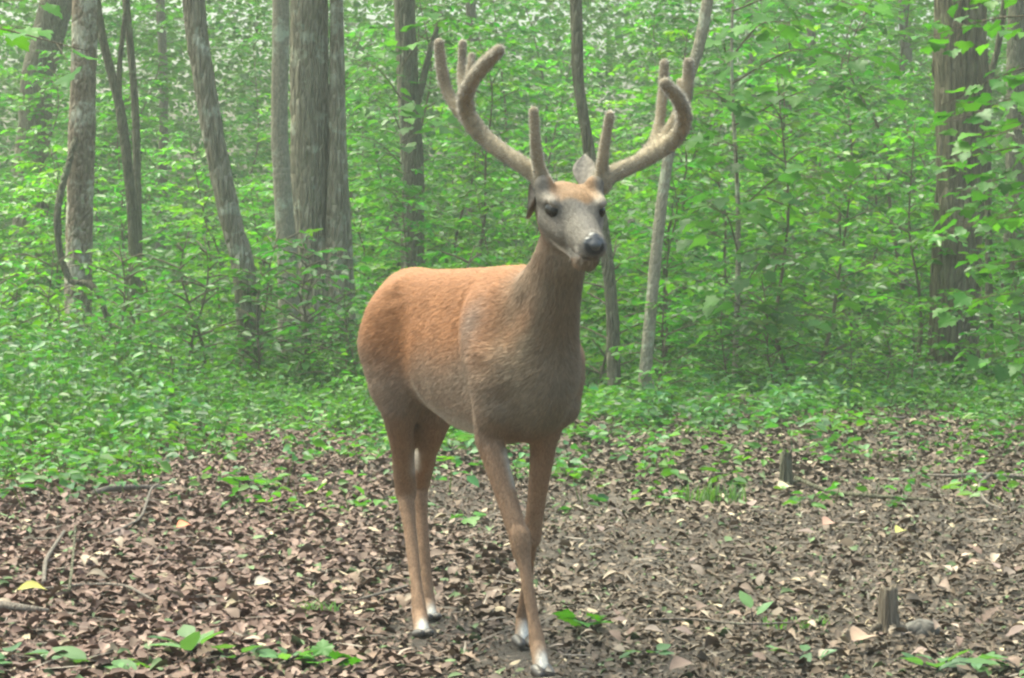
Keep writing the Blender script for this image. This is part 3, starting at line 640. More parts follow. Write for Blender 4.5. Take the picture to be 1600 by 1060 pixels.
# ------------------------------------------------------------------ maples whose branches reach into view
def maple(base, h, branches, label, seed, lsize=.12):
    """branches: list of (start height, end point world, leaf count)"""
    r = np.random.default_rng(seed); b = np.array([base[0], base[1], float(height(*base))]); root = empty('maple_sapling', b); tag(root, label, 'sapling')
    q, rr = smooth_path([[0, 0, -.05], [.03, .02, h * .35], [-.02, .05, h * .7], [.02, 0, h]], [.022, .018, .012, .004], .1)
    V, Fs = tube(q, rr, 8, .03, seed); obj('stem', mesh_np('stem', V, Fs, smooth=True), M_bark_smooth, root)
    for z, e, nl in branches:
        nl = int(nl * 1.5)
        s = q[int(min(z / h, 1) * (len(q) - 1))]; e = np.array(e) - b; L = np.linalg.norm(e - s); d = unit(e - s); side = unit(np.cross([0, 0, 1], d))
        bq, br = smooth_path([s, (s + e) / 2 + [0, 0, L * .08], e], [.008, .005, .002], .06); parts = [tube(bq, br, 5)]; lv = []
        for k in range(nl):
            f = .14 + .86 * ((k + r.uniform(0, .5)) / nl) ** .8; o = bq[int(min(f, 1) * (len(bq) - 1))]; sg = 1 if k % 2 else -1
            tl = r.uniform(.08, .30) * (1.2 - .5 * f); t = o + (d * .5 + side * sg) * tl + [0, 0, r.normal() * .06 - .02]
            pq, pr = smooth_path([o, (o + t) / 2 + [0, 0, .012], t], [.002, .0015, .001], .05); parts.append(tube(pq, pr, 4, cap=False)); lv.append((t, math.atan2(*(d * .5 + side * sg)[1::-1])))
        V, Fs = join(parts); br_o = obj('branch', mesh_np('branch', V, Fs, smooth=True), M_twig, root)
        for t, a in lv:
            o = obj('leaf', MAPL[int(r.integers(4))], None, br_o, t); sz = lsize * r.uniform(.7, 1.25); o.scale = (sz, sz, sz)
            o.rotation_euler = (r.normal() * .28, .22 + r.normal() * .28, a + r.normal() * .4)
A = at
maple((3.15, 13.6), 3.2, [(2.3, A(1440, 60, 13.8), 16), (2.1, A(1470, 165, 13.6), 16), (1.9, A(1490, 190, 13.2), 14), (1.6, A(1470, 260, 14.1), 18), (1.45, A(1500, 300, 13.6), 18),
      (1.2, A(1480, 360, 14.4), 18), (1.0, A(1520, 420, 13.6), 18), (.8, A(1500, 470, 14.2), 18), (.6, A(1540, 560, 13.9), 16), (2.5, A(1500, -5, 13.4), 14), (1.7, A(1550, 215, 12.8), 14), (1.3, A(1555, 340, 13.0), 16)],
      'young maple with broad pointed leaves spreading before the broad brown trunk', 5, .10)
maple((1.65, 19.0), 3.6, [(2.6, A(1240, 40, 17.5), 16), (2.4, A(1340, 90, 17.4), 16), (2.2, A(1080, 150, 18.0), 18), (2.1, A(1380, 140, 17.8), 18), (1.7, A(1150, 230, 17.6), 18), (1.5, A(1290, 280, 17.4), 18), (1.2, A(1120, 330, 17.7), 18),
      (.9, A(1250, 400, 17.4), 18), (2.9, A(1340, 10, 17.7), 16), (.6, A(1160, 480, 17.8), 16), (.5, A(1330, 500, 17.6), 16)], 'young maple in layered tiers between the pale stem and broad brown trunk', 6, .14)
maple((-2.75, 10.4), 2.9, [(2.0, A(138, 80, 10.4), 5), (1.9, A(40, 45, 11.0), 7), (2.2, A(20, 8, 11.2), 6)], 'maple branch with broad bright leaves hanging before the mottled trunk', 7, .105)
maple((-1.05, 24.6), 3.4, [(2.6, A(560, 95, 23.6), 10), (2.3, A(600, 160, 24), 12), (2.0, A(545, 210, 23.8), 10), (1.6, A(590, 290, 23.9), 12), (2.9, A(690, 30, 24.2), 12), (2.2, A(720, 200, 24), 12)], 'young maple with yellow-green leaves by the thick double-stemmed tree', 8, .15)

# ------------------------------------------------------------------ the deer
TH = math.radians(23.3)
MID0 = np.array([-.11, 6.47, 0.0])
BF = np.array([math.sin(TH), -math.cos(TH), 0]); BL = np.array([math.cos(TH), math.sin(TH), 0]); BU = np.array([0, 0, 1.0])
def body(s, l, z): return MID0 + BF * s + BL * l + BU * z
HY, HP = math.radians(16), math.radians(20)
HF = np.array([math.sin(HY) * math.cos(HP), -math.cos(HY) * math.cos(HP), -math.sin(HP)]); HL = np.array([math.cos(HY), math.sin(HY), 0]); HU = np.cross(HF, HL)
HO = np.array([.128, 5.754, 1.097])
def head(a, b, c): return HO + HF * a + HL * b + HU * c

class Field:
    """signed distance grid with smoothly blended round cones, meshed by surface nets"""
    def __init__(s, lo, hi, h):
        s.lo = np.array(lo, float); s.h = h; s.n = np.ceil((np.array(hi) - lo) / h).astype(int) + 1
        s.F = np.full(s.n, .2, np.float32)
    def cone(s, a, b, ra, rb, k=.03, frame=None, sub=False): s.chain([a, b], [ra, rb], k, frame, sub)
    def chain(s, pts, rad, k=.02, frame=None, sub=False):
        """one limb: hard union of its segments, then one smooth union with the rest"""
        pts = np.asarray(pts, float); pad = max(rad) + k * 1.5 + .02
        if frame is not None: pad /= min(1, frame[1])
        i0 = np.maximum(np.floor((pts.min(0) - pad - s.lo) / s.h).astype(int), 0); i1 = np.minimum(np.ceil((pts.max(0) + pad - s.lo) / s.h).astype(int) + 1, s.n)
        ax = [s.lo[d] + s.h * np.arange(i0[d], i1[d]) for d in range(3)]
        G = np.stack(np.meshgrid(*ax, indexing='ij'), -1).astype(np.float32); D = None
        for a, b, ra, rb in zip(pts[:-1], pts[1:], rad[:-1], rad[1:]):
            P = G - a.astype(np.float32); ba = b - a; g = 1.0
            if frame is not None:            # squash: distances along axis frame[0] count frame[1] times
                axd, kk = frame; axd = axd.astype(np.float32); P = P + ((kk - 1) * (P @ axd))[..., None] * axd; ba = ba + (kk - 1) * (ba @ axd) * axd; g = 1 / max(kk, 1.0) ** .5
            L2 = max(float(ba @ ba), 1e-9); t = np.clip((P @ ba.astype(np.float32)) / L2, 0, 1)
            d = (np.linalg.norm(P - t[..., None] * ba.astype(np.float32), axis=-1) - (ra + (rb - ra) * t)) * g
            D = d if D is None else np.minimum(D, d)
        sl = tuple(slice(p, q) for p, q in zip(i0, i1)); f = s.F[sl]; d = D
        if sub: hh = np.maximum(k - np.abs(f + d), 0) / k; s.F[sl] = np.maximum(f, -d) + hh * hh * k * .25
        else: hh = np.maximum(k - np.abs(f - d), 0) / k; s.F[sl] = np.minimum(f, d) - hh * hh * k * .25
    def mesh(s):
        F = s.F; neg = F < 0; nx, ny, nz = F.shape
        cnt = np.zeros((nx - 1, ny - 1, nz - 1), np.int8)
        for dx in (0, 1):
            for dy in (0, 1):
                for dz in (0, 1): cnt += neg[dx:nx - 1 + dx, dy:ny - 1 + dy, dz:nz - 1 + dz]
        I = np.argwhere((cnt > 0) & (cnt < 8)); idx = -np.ones(cnt.shape, np.int32); idx[tuple(I.T)] = np.arange(len(I))
        acc = np.zeros((len(I), 3)); num = np.zeros(len(I))
        cor = [(x, y, z) for x in (0, 1) for y in (0, 1) for z in (0, 1)]
        for a in cor:
            for d in range(3):
                if a[d]: continue
                b = list(a); b[d] = 1; A_, B_ = I + a, I + b
                fa, fb = F[tuple(A_.T)], F[tuple(B_.T)]; cr = (fa < 0) != (fb < 0)
                t = np.where(cr, fa / np.where(cr, fa - fb, 1), 0); acc += np.where(cr[:, None], A_ + (B_ - A_) * t[:, None], 0); num += cr
        V = s.lo + s.h * acc / num[:, None]; Q = []
        for d in range(3):
            e1, e2 = (d + 1) % 3, (d + 2) % 3
            sl0 = [slice(None)] * 3; sl1 = [slice(None)] * 3; sl0[d] = slice(0, -1); sl1[d] = slice(1, None)
            E = np.argwhere(neg[tuple(sl0)] != neg[tuple(sl1)])
            E = E[(E[:, e1] > 0) & (E[:, e2] > 0) & (E[:, e1] < F.shape[e1] - 1) & (E[:, e2] < F.shape[e2] - 1)]
            u1 = np.zeros(3, int); u1[e1] = 1; u2 = np.zeros(3, int); u2[e2] = 1
            q = np.stack([idx[tuple((E - u1 - u2).T)], idx[tuple((E - u2).T)], idx[tuple(E.T)], idx[tuple((E - u1).T)]], -1)
            fl = ~neg[tuple(E.T)]; q[fl] = q[fl][:, ::-1]; Q.append(q)
        return V, np.concatenate(Q)
def vnormals(V, Q):
    n = np.cross(V[Q[:, 2]] - V[Q[:, 0]], V[Q[:, 3]] - V[Q[:, 1]]); N = np.zeros_like(V)
    for k in range(4): np.add.at(N, Q[:, k], n)
    return unit(N)

def build_deer():
    origin = np.array([MID0[0], MID0[1], 0.0])
    root = empty('deer', origin); tag(root, 'reddish brown whitetail buck with tall velvet antlers walking across the leaf litter', 'deer')
    f = Field([-.52, 5.48, -.02], [.30, 7.20, 1.24], .0055)
    W = (BL, 1.80)
    # trunk
    f.chain([body(-.39, 0, .768), body(-.22, 0, .768), body(0, 0, .742), body(.22, 0, .735), body(.34, 0, .735)], [.162, .170, .192, .200, .185], .04, W)
    f.cone(body(-.38, 0, .79), body(-.455, 0, .76), .145, .125, .06, W)
    f.cone(body(.30, 0, .73), body(.43, 0, .70), .165, .120, .06, W)                 # brisket
    f.chain([body(-.42, 0, .855), body(-.15, 0, .882), body(.12, 0, .89), body(.34, 0, .885)], [.07, .055, .055, .07], .06)   # back line
    for sd in (-1, 1):
        f.chain([body(.27, sd * .046, .84), body(.36, sd * .070, .74), body(.39, sd * .069, .63)], [.062, .074, .055], .035)      # shoulder
        f.chain([body(-.36, sd * .055, .82), body(-.37, sd * .060, .75), body(-.35, sd * .062, .66)], [.085, .088, .066], .05)    # haunch
    for sd in (-1, 1):
        f.chain([body(.205, sd * .150, .86), body(.215, sd * .158, .74), body(.24, sd * .150, .62)], [.035, .038, .035], .06, sub=True)       # hollow behind the shoulder
        f.chain([body(-.225, sd * .150, .80), body(-.215, sd * .150, .70)], [.036, .034], .07, sub=True)                               # flank hollow
        f.cone(body(-.30, sd * .055, .905), body(-.33, sd * .06, .885), .022, .024, .04)                                            # hip bone
        f.cone(body(.42, sd * .088, .735), body(.425, sd * .088, .70), .026, .026, .04)                                            # point of the shoulder
    # neck
    f.chain([body(.30, 0, .80), body(.42, .005, .86), body(.55, -.012, .955), body(.655, -.034, 1.035), body(.70, -.046, 1.06)], [.125, .084, .055, .048, .047], .05)
    f.chain([body(.44, 0, .72), body(.52, -.005, .82), body(.62, -.020, .95), body(.69, -.038, 1.02)], [.080, .062, .046, .041], .05)   # throat
    # front legs
    def leg(p, r, k=.025): f.chain(p, r, k)
    # deer's right fore: reaching forward
    e, kn, ft, hf = at(764, 685, 6.12), at(814, 850, 6.04), at(840, 1006, 5.98), at(846, 1045, 5.94)
    leg([body(.37, -.078, .68), e, (e * .45 + kn * .55), kn], [.058, .034, .0255, .0225], .03)
    f.cone(kn + [0, 0, .02], kn - [0, 0, .02], .0230, .0205, .010)
    leg([kn, kn * .7 + ft * .3, kn * .25 + ft * .75, ft, hf], [.0195, .0145, .0138, .0190, .0175], .010)
    RF = (ft, hf, at(849, 1062, 5.92))
    # deer's left fore: trailing
    e, kn, ft, hf = at(850, 690, 6.20), at(832, 832, 6.30), at(817, 965, 6.46), at(815, 998, 6.43)
    leg([body(.36, .078, .68), e, (e * .45 + kn * .55), kn], [.055, .032, .0235, .0210], .03)
    f.cone(kn + [0, 0, .02], kn - [0, 0, .02], .0215, .0195, .010)
    leg([kn, kn * .7 + ft * .3, kn * .25 + ft * .75, ft, hf], [.0185, .014, .0132, .0180, .017], .010)
    LF = (ft, hf, at(815, 1012, 6.41))
    # hind legs: stifle forward, hock backward
    st, hk, ft, hf = at(622, 640, 6.74), at(634, 772, 6.90), at(656, 960, 6.70), at(659, 990, 6.63)
    leg([body(-.365, -.055, .76), st, st * .5 + hk * .5, hk], [.084, .043, .027, .0215], .05)
    leg([body(-.44, -.05, .76), st * .35 + hk * .65 + [0, .03, .02], hk + [0, .012, .012]], [.060, .024, .0175], .04)
    leg([hk, hk * .7 + ft * .3, hk * .25 + ft * .75, ft, hf], [.0235, .0170, .0150, .0200, .019], .010)
    f.cone(hk + [0, .020, .018], hk + [0, .012, -.01], .015, .014, .012)
    RH = (ft, hf, at(661, 1003, 6.60))
    st, hk, ft, hf = at(682, 650, 6.82), at(655, 758, 7.06), at(669, 940, 6.96), at(672, 966, 6.92)
    leg([body(-.365, .058, .76), st, st * .5 + hk * .5, hk], [.084, .043, .027, .0215], .05)
    leg([body(-.44, .05, .76), st * .35 + hk * .65 + [0, .03, .02], hk + [0, .012, .012]], [.060, .024, .0175], .04)
    leg([hk, hk * .7 + ft * .3, hk * .25 + ft * .75, ft, hf], [.0235, .0170, .0150, .0195, .0185], .010)
    f.cone(hk + [0, .020, .018], hk + [0, .012, -.01], .015, .014, .012)
    LH = (ft, hf, at(673, 974, 6.93))
    # tail
    f.chain([body(-.55, 0, .86), body(-.61, 0, .80), body(-.625, 0, .68), body(-.62, 0, .60)], [.04, .038, .035, .015], .03)
    # head
    WH = (HL, .88)
    f.cone(head(-.055, 0, -.022), head(.03, 0, -.018), .060, .060, .03, (HL, 1.0))               # skull
    f.cone(head(-.02, 0, .000), head(.040, 0, -.002), .042, .040, .02, (HL, .66))       # broad forehead
    f.cone(head(.04, 0, -.012), head(.185, 0, -.028), .048, .027, .025)                # muzzle
    f.cone(head(.13, 0, -.026), head(.186, 0, -.034), .031, .029, .015, (HL, .88))
    f.cone(head(-.03, 0, -.058), head(.150, 0, -.066), .042, .022, .025)     # jaw
    f.cone(head(.14, 0, -.070), head(.174, 0, -.068), .023, .019, .015, (HL, .85))    # chin
    for sd in (-1, 1):
        f.cone(head(.01, sd * .056, .022), head(.060, sd * .056, .0265), .020, .013, .012)       # brow
        f.cone(head(.02, sd * .044, -.026), head(.080, sd * .032, -.034), .028, .022, .02)     # cheek
        f.cone(head(-.012, sd * .052, .025), head(-.014, sd * .060, .046), .023, .021, .02)    # pedicle
        f.cone(head(.058, sd * .071, .010), head(.062, sd * .069, .010), .016, .014, .010, sub=True)   # eye socket
    f.cone(head(.186, 0, -.020), head(.190, 0, -.032), .021, .019, .010, (HL, .86))
    f.cone(head(.215, 0, -.052), head(.12, 0, -.052), .0035, .003, .004, (HL, .12), sub=True)   # mouth line
    V, Q = f.mesh(); N = vnormals(V, Q)
    # --- coat colours, by place on the body
    r = np.random.default_rng(4)
    d = V - MID0; s, l, z = d @ BF, d @ BL, V[:, 2]
    hd = V - HO; ha, hb, hc = hd @ HF, hd @ HL, hd @ HU
    sm = lambda x, a, b: np.clip((x - a) / (b - a), 0, 1) ** 2 * (3 - 2 * np.clip((x - a) / (b - a), 0, 1))
    def mix(c, k, w): return c * (1 - w[:, None]) + np.array(k) * w[:, None]
    wob = .025 * np.sin(9 * s + 3 * l) + .02 * np.sin(17 * s - 5 * z)
    RED, GREY, WHITE, TAN = (.270, .120, .050), (.205, .155, .115), (.50, .45, .38), (.310, .185, .110)
    c = np.tile(np.array(RED), (len(V), 1))
    c = mix(c, GREY, sm(.81 - z + wob, 0, .15) * .9)                      # greyer lower flank
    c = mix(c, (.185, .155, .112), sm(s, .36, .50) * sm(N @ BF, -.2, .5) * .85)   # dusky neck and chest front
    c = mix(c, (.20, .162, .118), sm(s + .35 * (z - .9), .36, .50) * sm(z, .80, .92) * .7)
    belly = sm(-N[:, 2], .35, .8) * sm(s, .36, .22) * sm(s, -.20, -.10) * sm(z, .50, .53) * sm(.68 - z, 0, .05); c = mix(c, WHITE, belly * .85)
    leg_m = sm(.60 - z, 0, .10) * (1 - belly); c = mix(c, TAN, leg_m * .8)
    ql = [np.array(q) for q in ((-.235, .76), (-.193, .694), (-.127, .575), (-.048, .525), (.06, .515))]; dist = np.full(len(V), 9.0); sz = np.stack([s, z], -1)
    for qa, qb in zip(ql[:-1], ql[1:]):
        tt = np.clip(((sz - qa) @ (qb - qa)) / ((qb - qa) @ (qb - qa)), 0, 1)[:, None]; dist = np.minimum(dist, np.linalg.norm(sz - qa - tt * (qb - qa), axis=1))
    c = mix(c, (.52, .46, .38), np.exp(-(dist / .010) ** 2) * .85 * sm(.72 - z, 0, .1) * sm(s, -.20, -.16))                # pale fold where flank meets thigh
    for q0, q1, rw in ((at(792, 705, 6.08), at(806, 756, 6.06), .010), (at(650, 708, 6.95), at(649, 730, 6.95), .012)):   # pale inner legs
        tt = np.clip(((V - q0) @ (q1 - q0)) / ((q1 - q0) @ (q1 - q0)), 0, 1)[:, None]; c = mix(c, (.55, .50, .42), np.clip(1.4 * np.exp(-(np.linalg.norm((V - q0 - tt * (q1 - q0)) * [1, .12, 1], axis=1) / rw) ** 2), 0, 1) * .9)
    for (ft, hf, tp) in (RF, LF, RH, LH):                                    # white mark above the front of each hoof
        q = (ft * .35 + hf * .65) + np.array([.010, -.022, .0]); w_ = np.exp(-(np.linalg.norm((V - q) * [1, .7, .55], axis=1) / .016) ** 2); c = mix(c, (.75, .70, .62), np.clip(w_ * 1.5, 0, 1))
    ishead = sm(ha + .55 * hc, -.10, -.02) * (z > .98)
    fc = np.tile(np.array((.150, .132, .108)), (len(V), 1))
    fc = mix(fc, (.145, .130, .115), np.exp(-(hb / .022) ** 2) * sm(ha, .03, .08) * .8)                    # dusky bridge of the nose
    fc = mix(fc, (.26, .22, .175), np.exp(-((np.abs(hb) - .05) / .02) ** 2 - ((hc + .022) / .016) ** 2 - ((ha - .07) / .035) ** 2) * .8)   # paler cheek below the eye
    fc = mix(fc, (.09, .075, .06), np.exp(-((ha - .085) / .012) ** 2 - ((np.abs(hb) - .046) / .012) ** 2 - ((hc + .004) / .008) ** 2) * .8)   # tear duct
    fc = mix(fc, (.215, .130, .070), sm(hc - .25 * ha + .006 * np.sin(90 * hb), .012, .024) * sm(.065 - np.abs(hb), 0, .02))   # rusty crown between the antlers
    fc = mix(fc, (.44, .38, .31), np.exp(-((ha - .05) / .03) ** 2 - ((np.abs(hb) - .062) / .02) ** 2 - ((hc - .030) / .010) ** 2) * .9)  # pale brow
    fc = mix(fc, (.42, .37, .31), np.exp(-((ha - .175) / .016) ** 2) * sm(-hc, .028, .05) * .9)     # pale muzzle ring
    fc = mix(fc, (.52, .47, .41), sm(-hc, .062, .08) * sm(ha, .0, .06))            # chin and throat
    fc = mix(fc, (.10, .085, .07), np.exp(-((ha - .175) / .015) ** 2 - ((np.abs(hb) - .033) / .010) ** 2 - ((hc + .055) / .012) ** 2) * .9)   # dark patch at the mouth corner
    fc = mix(fc, (.045, .038, .032), np.clip(1.5 * np.exp(-((ha - .058) / .022) ** 2 - ((np.abs(hb) - .062) / .014) ** 2 - ((hc - .009) / .013) ** 2), 0, 1) * .95)
    c = c * (1 - ishead[:, None]) + fc * ishead[:, None]
    nose = sm(1.10 - np.sqrt(((ha - .203) / .020) ** 2 + (hb / .0235) ** 2 + ((hc + .024) / .022) ** 2), 0, .16)
    c = mix(c, (.55, .50, .44), np.exp(-((ha - .19) / .014) ** 2 - ((np.abs(hb) - .030) / .008) ** 2 - ((hc + .044) / .010) ** 2) * .9); c = mix(c, (.030, .029, .030), nose)
    throat = np.exp(-((V - body(.70, -.05, 1.00)) ** 2).sum(1) / .05 ** 2) * sm(N @ BF, 0, .6); c = mix(c, (.40, .36, .31), throat * .7)
    grey = np.exp(-((s - .33) / .05) ** 2 - ((z - .83) / .06) ** 2) * (l < 0); c = mix(c, (.19, .165, .145), grey * .6)    # worn grey patch on the shoulder
    c *= 1 + .06 * np.sin(41 * s + 23 * z)[:, None] * np.sin(37 * z - 11 * l)[:, None]
    m, t, p, out = new_mat('deer_coat')
    a_ = node(t, 'ShaderNodeAttribute', attribute_name='Col'); tc = node(t, 'ShaderNodeTexCoord'); nz = node(t, 'ShaderNodeTexNoise'); nz.inputs['Scale'].default_value = 130; nz.inputs['Detail'].default_value = 4
    t.links.new(tc.outputs['Object'], nz.inputs['Vector']); mr = node(t, 'ShaderNodeMapRange'); mr.inputs[1].default_value = .3; mr.inputs[2].default_value = .7; mr.inputs[3].default_value = .8; mr.inputs[4].default_value = 1.2; t.links.new(nz.outputs['Fac'], mr.inputs[0])
    hv = node(t, 'ShaderNodeHueSaturation'); t.links.new(a_.outputs['Color'], hv.inputs['Color']); t.links.new(mr.outputs[0], hv.inputs['Value']); t.links.new(hv.outputs[0], p.inputs['Base Color'])
    ng = node(t, 'ShaderNodeAttribute', attribute_name='wet'); rr_ = node(t, 'ShaderNodeMapRange'); rr_.inputs[3].default_value = .85; rr_.inputs[4].default_value = .24; t.links.new(ng.outputs['Fac'], rr_.inputs[0]); t.links.new(rr_.outputs[0], p.inputs['Roughness'])
    p.inputs['Specular IOR Level'].default_value = .35
    me = mesh_np('body', V - origin, Q, c, smooth=True)
    at_ = me.attributes.new('wet', 'FLOAT', 'POINT'); at_.data.foreach_set('value', nose.astype(np.float32))
    b_o = obj('body', me, m, root)
    # --- short coat hairs, one thin blade each
    A_ = np.linalg.norm(np.cross(V[Q[:, 2]] - V[Q[:, 0]], V[Q[:, 3]] - V[Q[:, 1]]), axis=1) / 2; nh = 210000
    fi = r.choice(len(Q), nh, p=A_ / A_.sum()); wts = r.dirichlet([1, 1, 1, 1], nh)
    Pp = (V[Q[fi]] * wts[..., None]).sum(1); Nn = unit((N[Q[fi]] * wts[..., None]).sum(1)); cc = (c[Q[fi]] * wts[..., None]).sum(1)
    hs = ishead[Q[fi, 0]]; ns = nose[Q[fi, 0]]; zz = Pp[:, 2]; ss = (Pp - MID0) @ BF
    flow = -BF * .9 + np.array([0, 0, -.45]); flow = np.tile(flow, (nh, 1)); lg = sm(.62 - zz, 0, .12)[:, None]; flow = flow * (1 - lg) + np.array([0, 0, -1.0]) * lg
    nk = (sm(ss, .42, .5) * sm(zz, .78, .9))[:, None]; flow = flow * (1 - nk) + unit(-BF * .5 + np.array([0, 0, -.85])) * nk; flow = flow * (1 - hs[:, None]) - HF * hs[:, None]
    flow = unit(flow + r.normal(size=(nh, 3)) * .18); flow = unit(flow - (flow * Nn).sum(1, keepdims=True) * Nn)
    Ln = .008 + .011 * sm(zz, .40, .72); Ln = np.where((hs > .1) | (zz > 1.0), .0062, Ln) * r.uniform(.6, 1.3, nh)
    keep = ns < .2; Pp, Nn, cc, flow, Ln = (x[keep] for x in (Pp, Nn, cc, flow, Ln)); nh = len(Pp)
    sd_ = np.cross(Nn, flow) * .0009; tip = Pp + Ln[:, None] * (flow * .94 + Nn * r.uniform(.08, .28, (nh, 1)))
    HV = np.stack([Pp + sd_, Pp - sd_, tip], 1).reshape(-1, 3); hcx = np.repeat(np.clip(cc * r.uniform(.7, 1.35, (nh, 1)), 0, 1), 3, 0)
    hm = attr_mat('deer_hair', .7, .3, 3, 0.02)
    ho = obj('coat_hair', mesh_np('coat_hair', HV - origin, np.arange(3 * nh).reshape(-1, 3), hcx, n=np.repeat(unit(Nn + .25 * r.normal(size=(nh, 3))), 3, 0)), hm, b_o); tag(ho, kind='stuff')
    # --- hooves: two toes each
    hoof_m = attr_mat('hoof_horn', .45, .5, 50, .3)
    for (ft, hf, tp) in (RF, LF, RH, LH):
        fz = float(height(tp[0], tp[1])); g = Field(np.minimum(hf, tp) - .06, np.maximum(hf, tp) + .06, .004)
        fw = unit((BF * 1.0) * [1, 1, 0])
        for sd in (-1, 1):
            top = hf + BL * sd * .011 + np.array([0, 0, -.004]); bot = np.array([hf[0], hf[1], max(fz, hf[2] - .05) + .014]) + BL * sd * .013 + fw * .026
            g.cone(top, bot, .017, .011, .006)
        V2, Q2 = g.mesh(); V2[:, 2] = np.maximum(V2[:, 2], fz + .004)
        obj('hoof', mesh_np('hoof', V2 - origin, Q2, np.tile([.055, .045, .038], (len(V2), 1)), smooth=True), hoof_m, root)
    # --- eyes
    m, t, p, out = new_mat('deer_eye'); p.inputs['Base Color'].default_value = (.012, .009, .007, 1); p.inputs['Roughness'].default_value = .18; p.inputs['Specular IOR Level'].default_value = .3
    for sd in (-1, 1):
        g = Field(head(.055, sd * .060, .010) - .03, head(.055, sd * .060, .010) + .03, .003); g.cone(head(.046, sd * .0515, .009), head(.056, sd * .0495, .008), .0185, .0175, .004)
        V2, Q2 = g.mesh(); obj('eye', mesh_np('eye', V2 - origin, Q2, smooth=True), m, root)
    # --- nose pad with nostrils
    g = Field(head(.20, 0, -.025) - .06, head(.20, 0, -.025) + .06, .002)
    g.chain([head(.190, 0, -.010), head(.204, 0, -.022), head(.200, 0, -.040)], [.014, .0145, .011], .008, (HL, .82))
    for sd in (-1, 1):
        g.chain([head(.196, sd * .014, -.014), head(.200, sd * .019, -.024), head(.193, sd * .020, -.034)], [.009, .0095, .007], .007)
        g.chain([head(.214, sd * .0125, -.024), head(.212, sd * .0185, -.020), head(.203, sd * .0255, -.022)], [.0022, .0042, .0028], .003, sub=True)
    g.cone(head(.222, 0, -.030), head(.214, 0, -.052), .0012, .0012, .002, sub=True)
    V2, Q2 = g.mesh(); N2 = vnormals(V2, Q2)
    m, t, p, out = new_mat('wet_nose'); p.inputs['Base Color'].default_value = (.038, .037, .037, 1); p.inputs['Roughness'].default_value = .30; p.inputs['Specular IOR Level'].default_value = .9
    tc = node(t, 'ShaderNodeTexCoord'); vo = node(t, 'ShaderNodeTexVoronoi'); vo.inputs['Scale'].default_value = 420; t.links.new(tc.outputs['Object'], vo.inputs['Vector']); bp = node(t, 'ShaderNodeBump'); bp.inputs['Distance'].default_value = .0006; t.links.new(vo.outputs['Distance'], bp.inputs['Height']); t.links.new(bp.outputs[0], p.inputs['Normal'])
    obj('nose', mesh_np('nose', V2 - origin, Q2, smooth=True), m, root)
    # --- ears: cupped blades
    def ear(base, tip, face, width, label):
        n, k = 14, 9; ax = tip - base; L = np.linalg.norm(ax); ax /= L; sd_ = unit(np.cross(ax, face)); fc_ = np.cross(sd_, ax); Vv = []
        wd = np.interp(np.linspace(0, 1, n), [0, .12, .35, .6, .85, 1], [.45, .7, 1, .9, .45, .05]) * width
        for lay in (0, 1):
            for i in range(n):
                for j in range(k):
                    a = (j / (k - 1) - .5) * 2; cup = .55 * wd[i] * (a * a) * np.interp(i / n, [0, 1], [1.3, .5]); Vv.append(base + ax * L * i / (n - 1) + sd_ * a * wd[i] + fc_ * (cup - lay * .006))
        Ff = []
        for lay in (0, 1):
            o = lay * n * k
            for i in range(n - 1):
                for j in range(k - 1):
                    q = [o + i * k + j, o + i * k + j + 1, o + (i + 1) * k + j + 1, o + (i + 1) * k + j]; Ff.append(q if not lay else q[::-1])
        for i in range(n - 1):
            for j in (0, k - 1): Ff.append([i * k + j, (i + 1) * k + j, n * k + (i + 1) * k + j, n * k + i * k + j])
        for j in range(k - 1): Ff.append([(n - 1) * k + j, (n - 1) * k + j + 1, n * k + (n - 1) * k + j + 1, n * k + (n - 1) * k + j])
        Vv = np.array(Vv); colr = np.tile([.19, .155, .12], (len(Vv), 1)); inn = np.arange(len(Vv)) < n * k; colr[inn] = [.215, .195, .17]
        colr *= r.uniform(.85, 1.15, (len(Vv), 1)); e = obj('ear', mesh_np('ear', Vv - origin, np.array(Ff), colr, smooth=True), attr_mat('ear_skin', .85, .2, 120, .25), root); e['label'] = label
    ear(head(-.040, -.056, .030), at(824, 340, 5.92), np.array([-.75, -.45, .25]), .034, 'grey ear folded back below the antler')
    ear(head(-.060, .052, .030), at(914, 241, 5.86), np.array([-.15, -.9, .1]), .027, 'blue-grey ear pricked up behind the head')
    # --- antlers in velvet
    velvet = attr_mat('antler_velvet', .9, .2, 70, .14, bump=.002, sheen=.4)
    def antler(chains, label):
        pts = np.array([at(*q[:3]) for ch in chains for q in ch]); g = Field(pts.min(0) - .05, pts.max(0) + .05, .004)
        for ch in chains:
            P, R = smooth_path([at(*q[:3]) for q in ch], [q[3] * .97 for q in ch], .012); R = R * (1 + .05 * np.sin(np.arange(len(R)) * 1.7) * np.sin(np.arange(len(R)) * .6))
            g.chain(P, R, .012)
        V2, Q2 = g.mesh(); N2 = vnormals(V2, Q2)
        z0 = V2[:, 2]; cl = np.tile([.31, .25, .165], (len(V2), 1)); tipw = sm(z0, 1.32, 1.46)[:, None] * .35; cl = cl * (1 - tipw) + np.array([.12, .105, .09]) * tipw
        cl = cl * (1 + .12 * np.sin(60 * z0) * np.sin(50 * V2[:, 0]))[:, None]
        o = obj('antler', mesh_np('antler', V2 - origin, Q2, cl, smooth=True), velvet, root); o['label'] = label
        k = 16000; A2 = np.linalg.norm(np.cross(V2[Q2[:, 2]] - V2[Q2[:, 0]], V2[Q2[:, 3]] - V2[Q2[:, 1]]), axis=1); fi = r.choice(len(Q2), k, p=A2 / A2.sum()); wts = r.dirichlet([1] * 4, k)
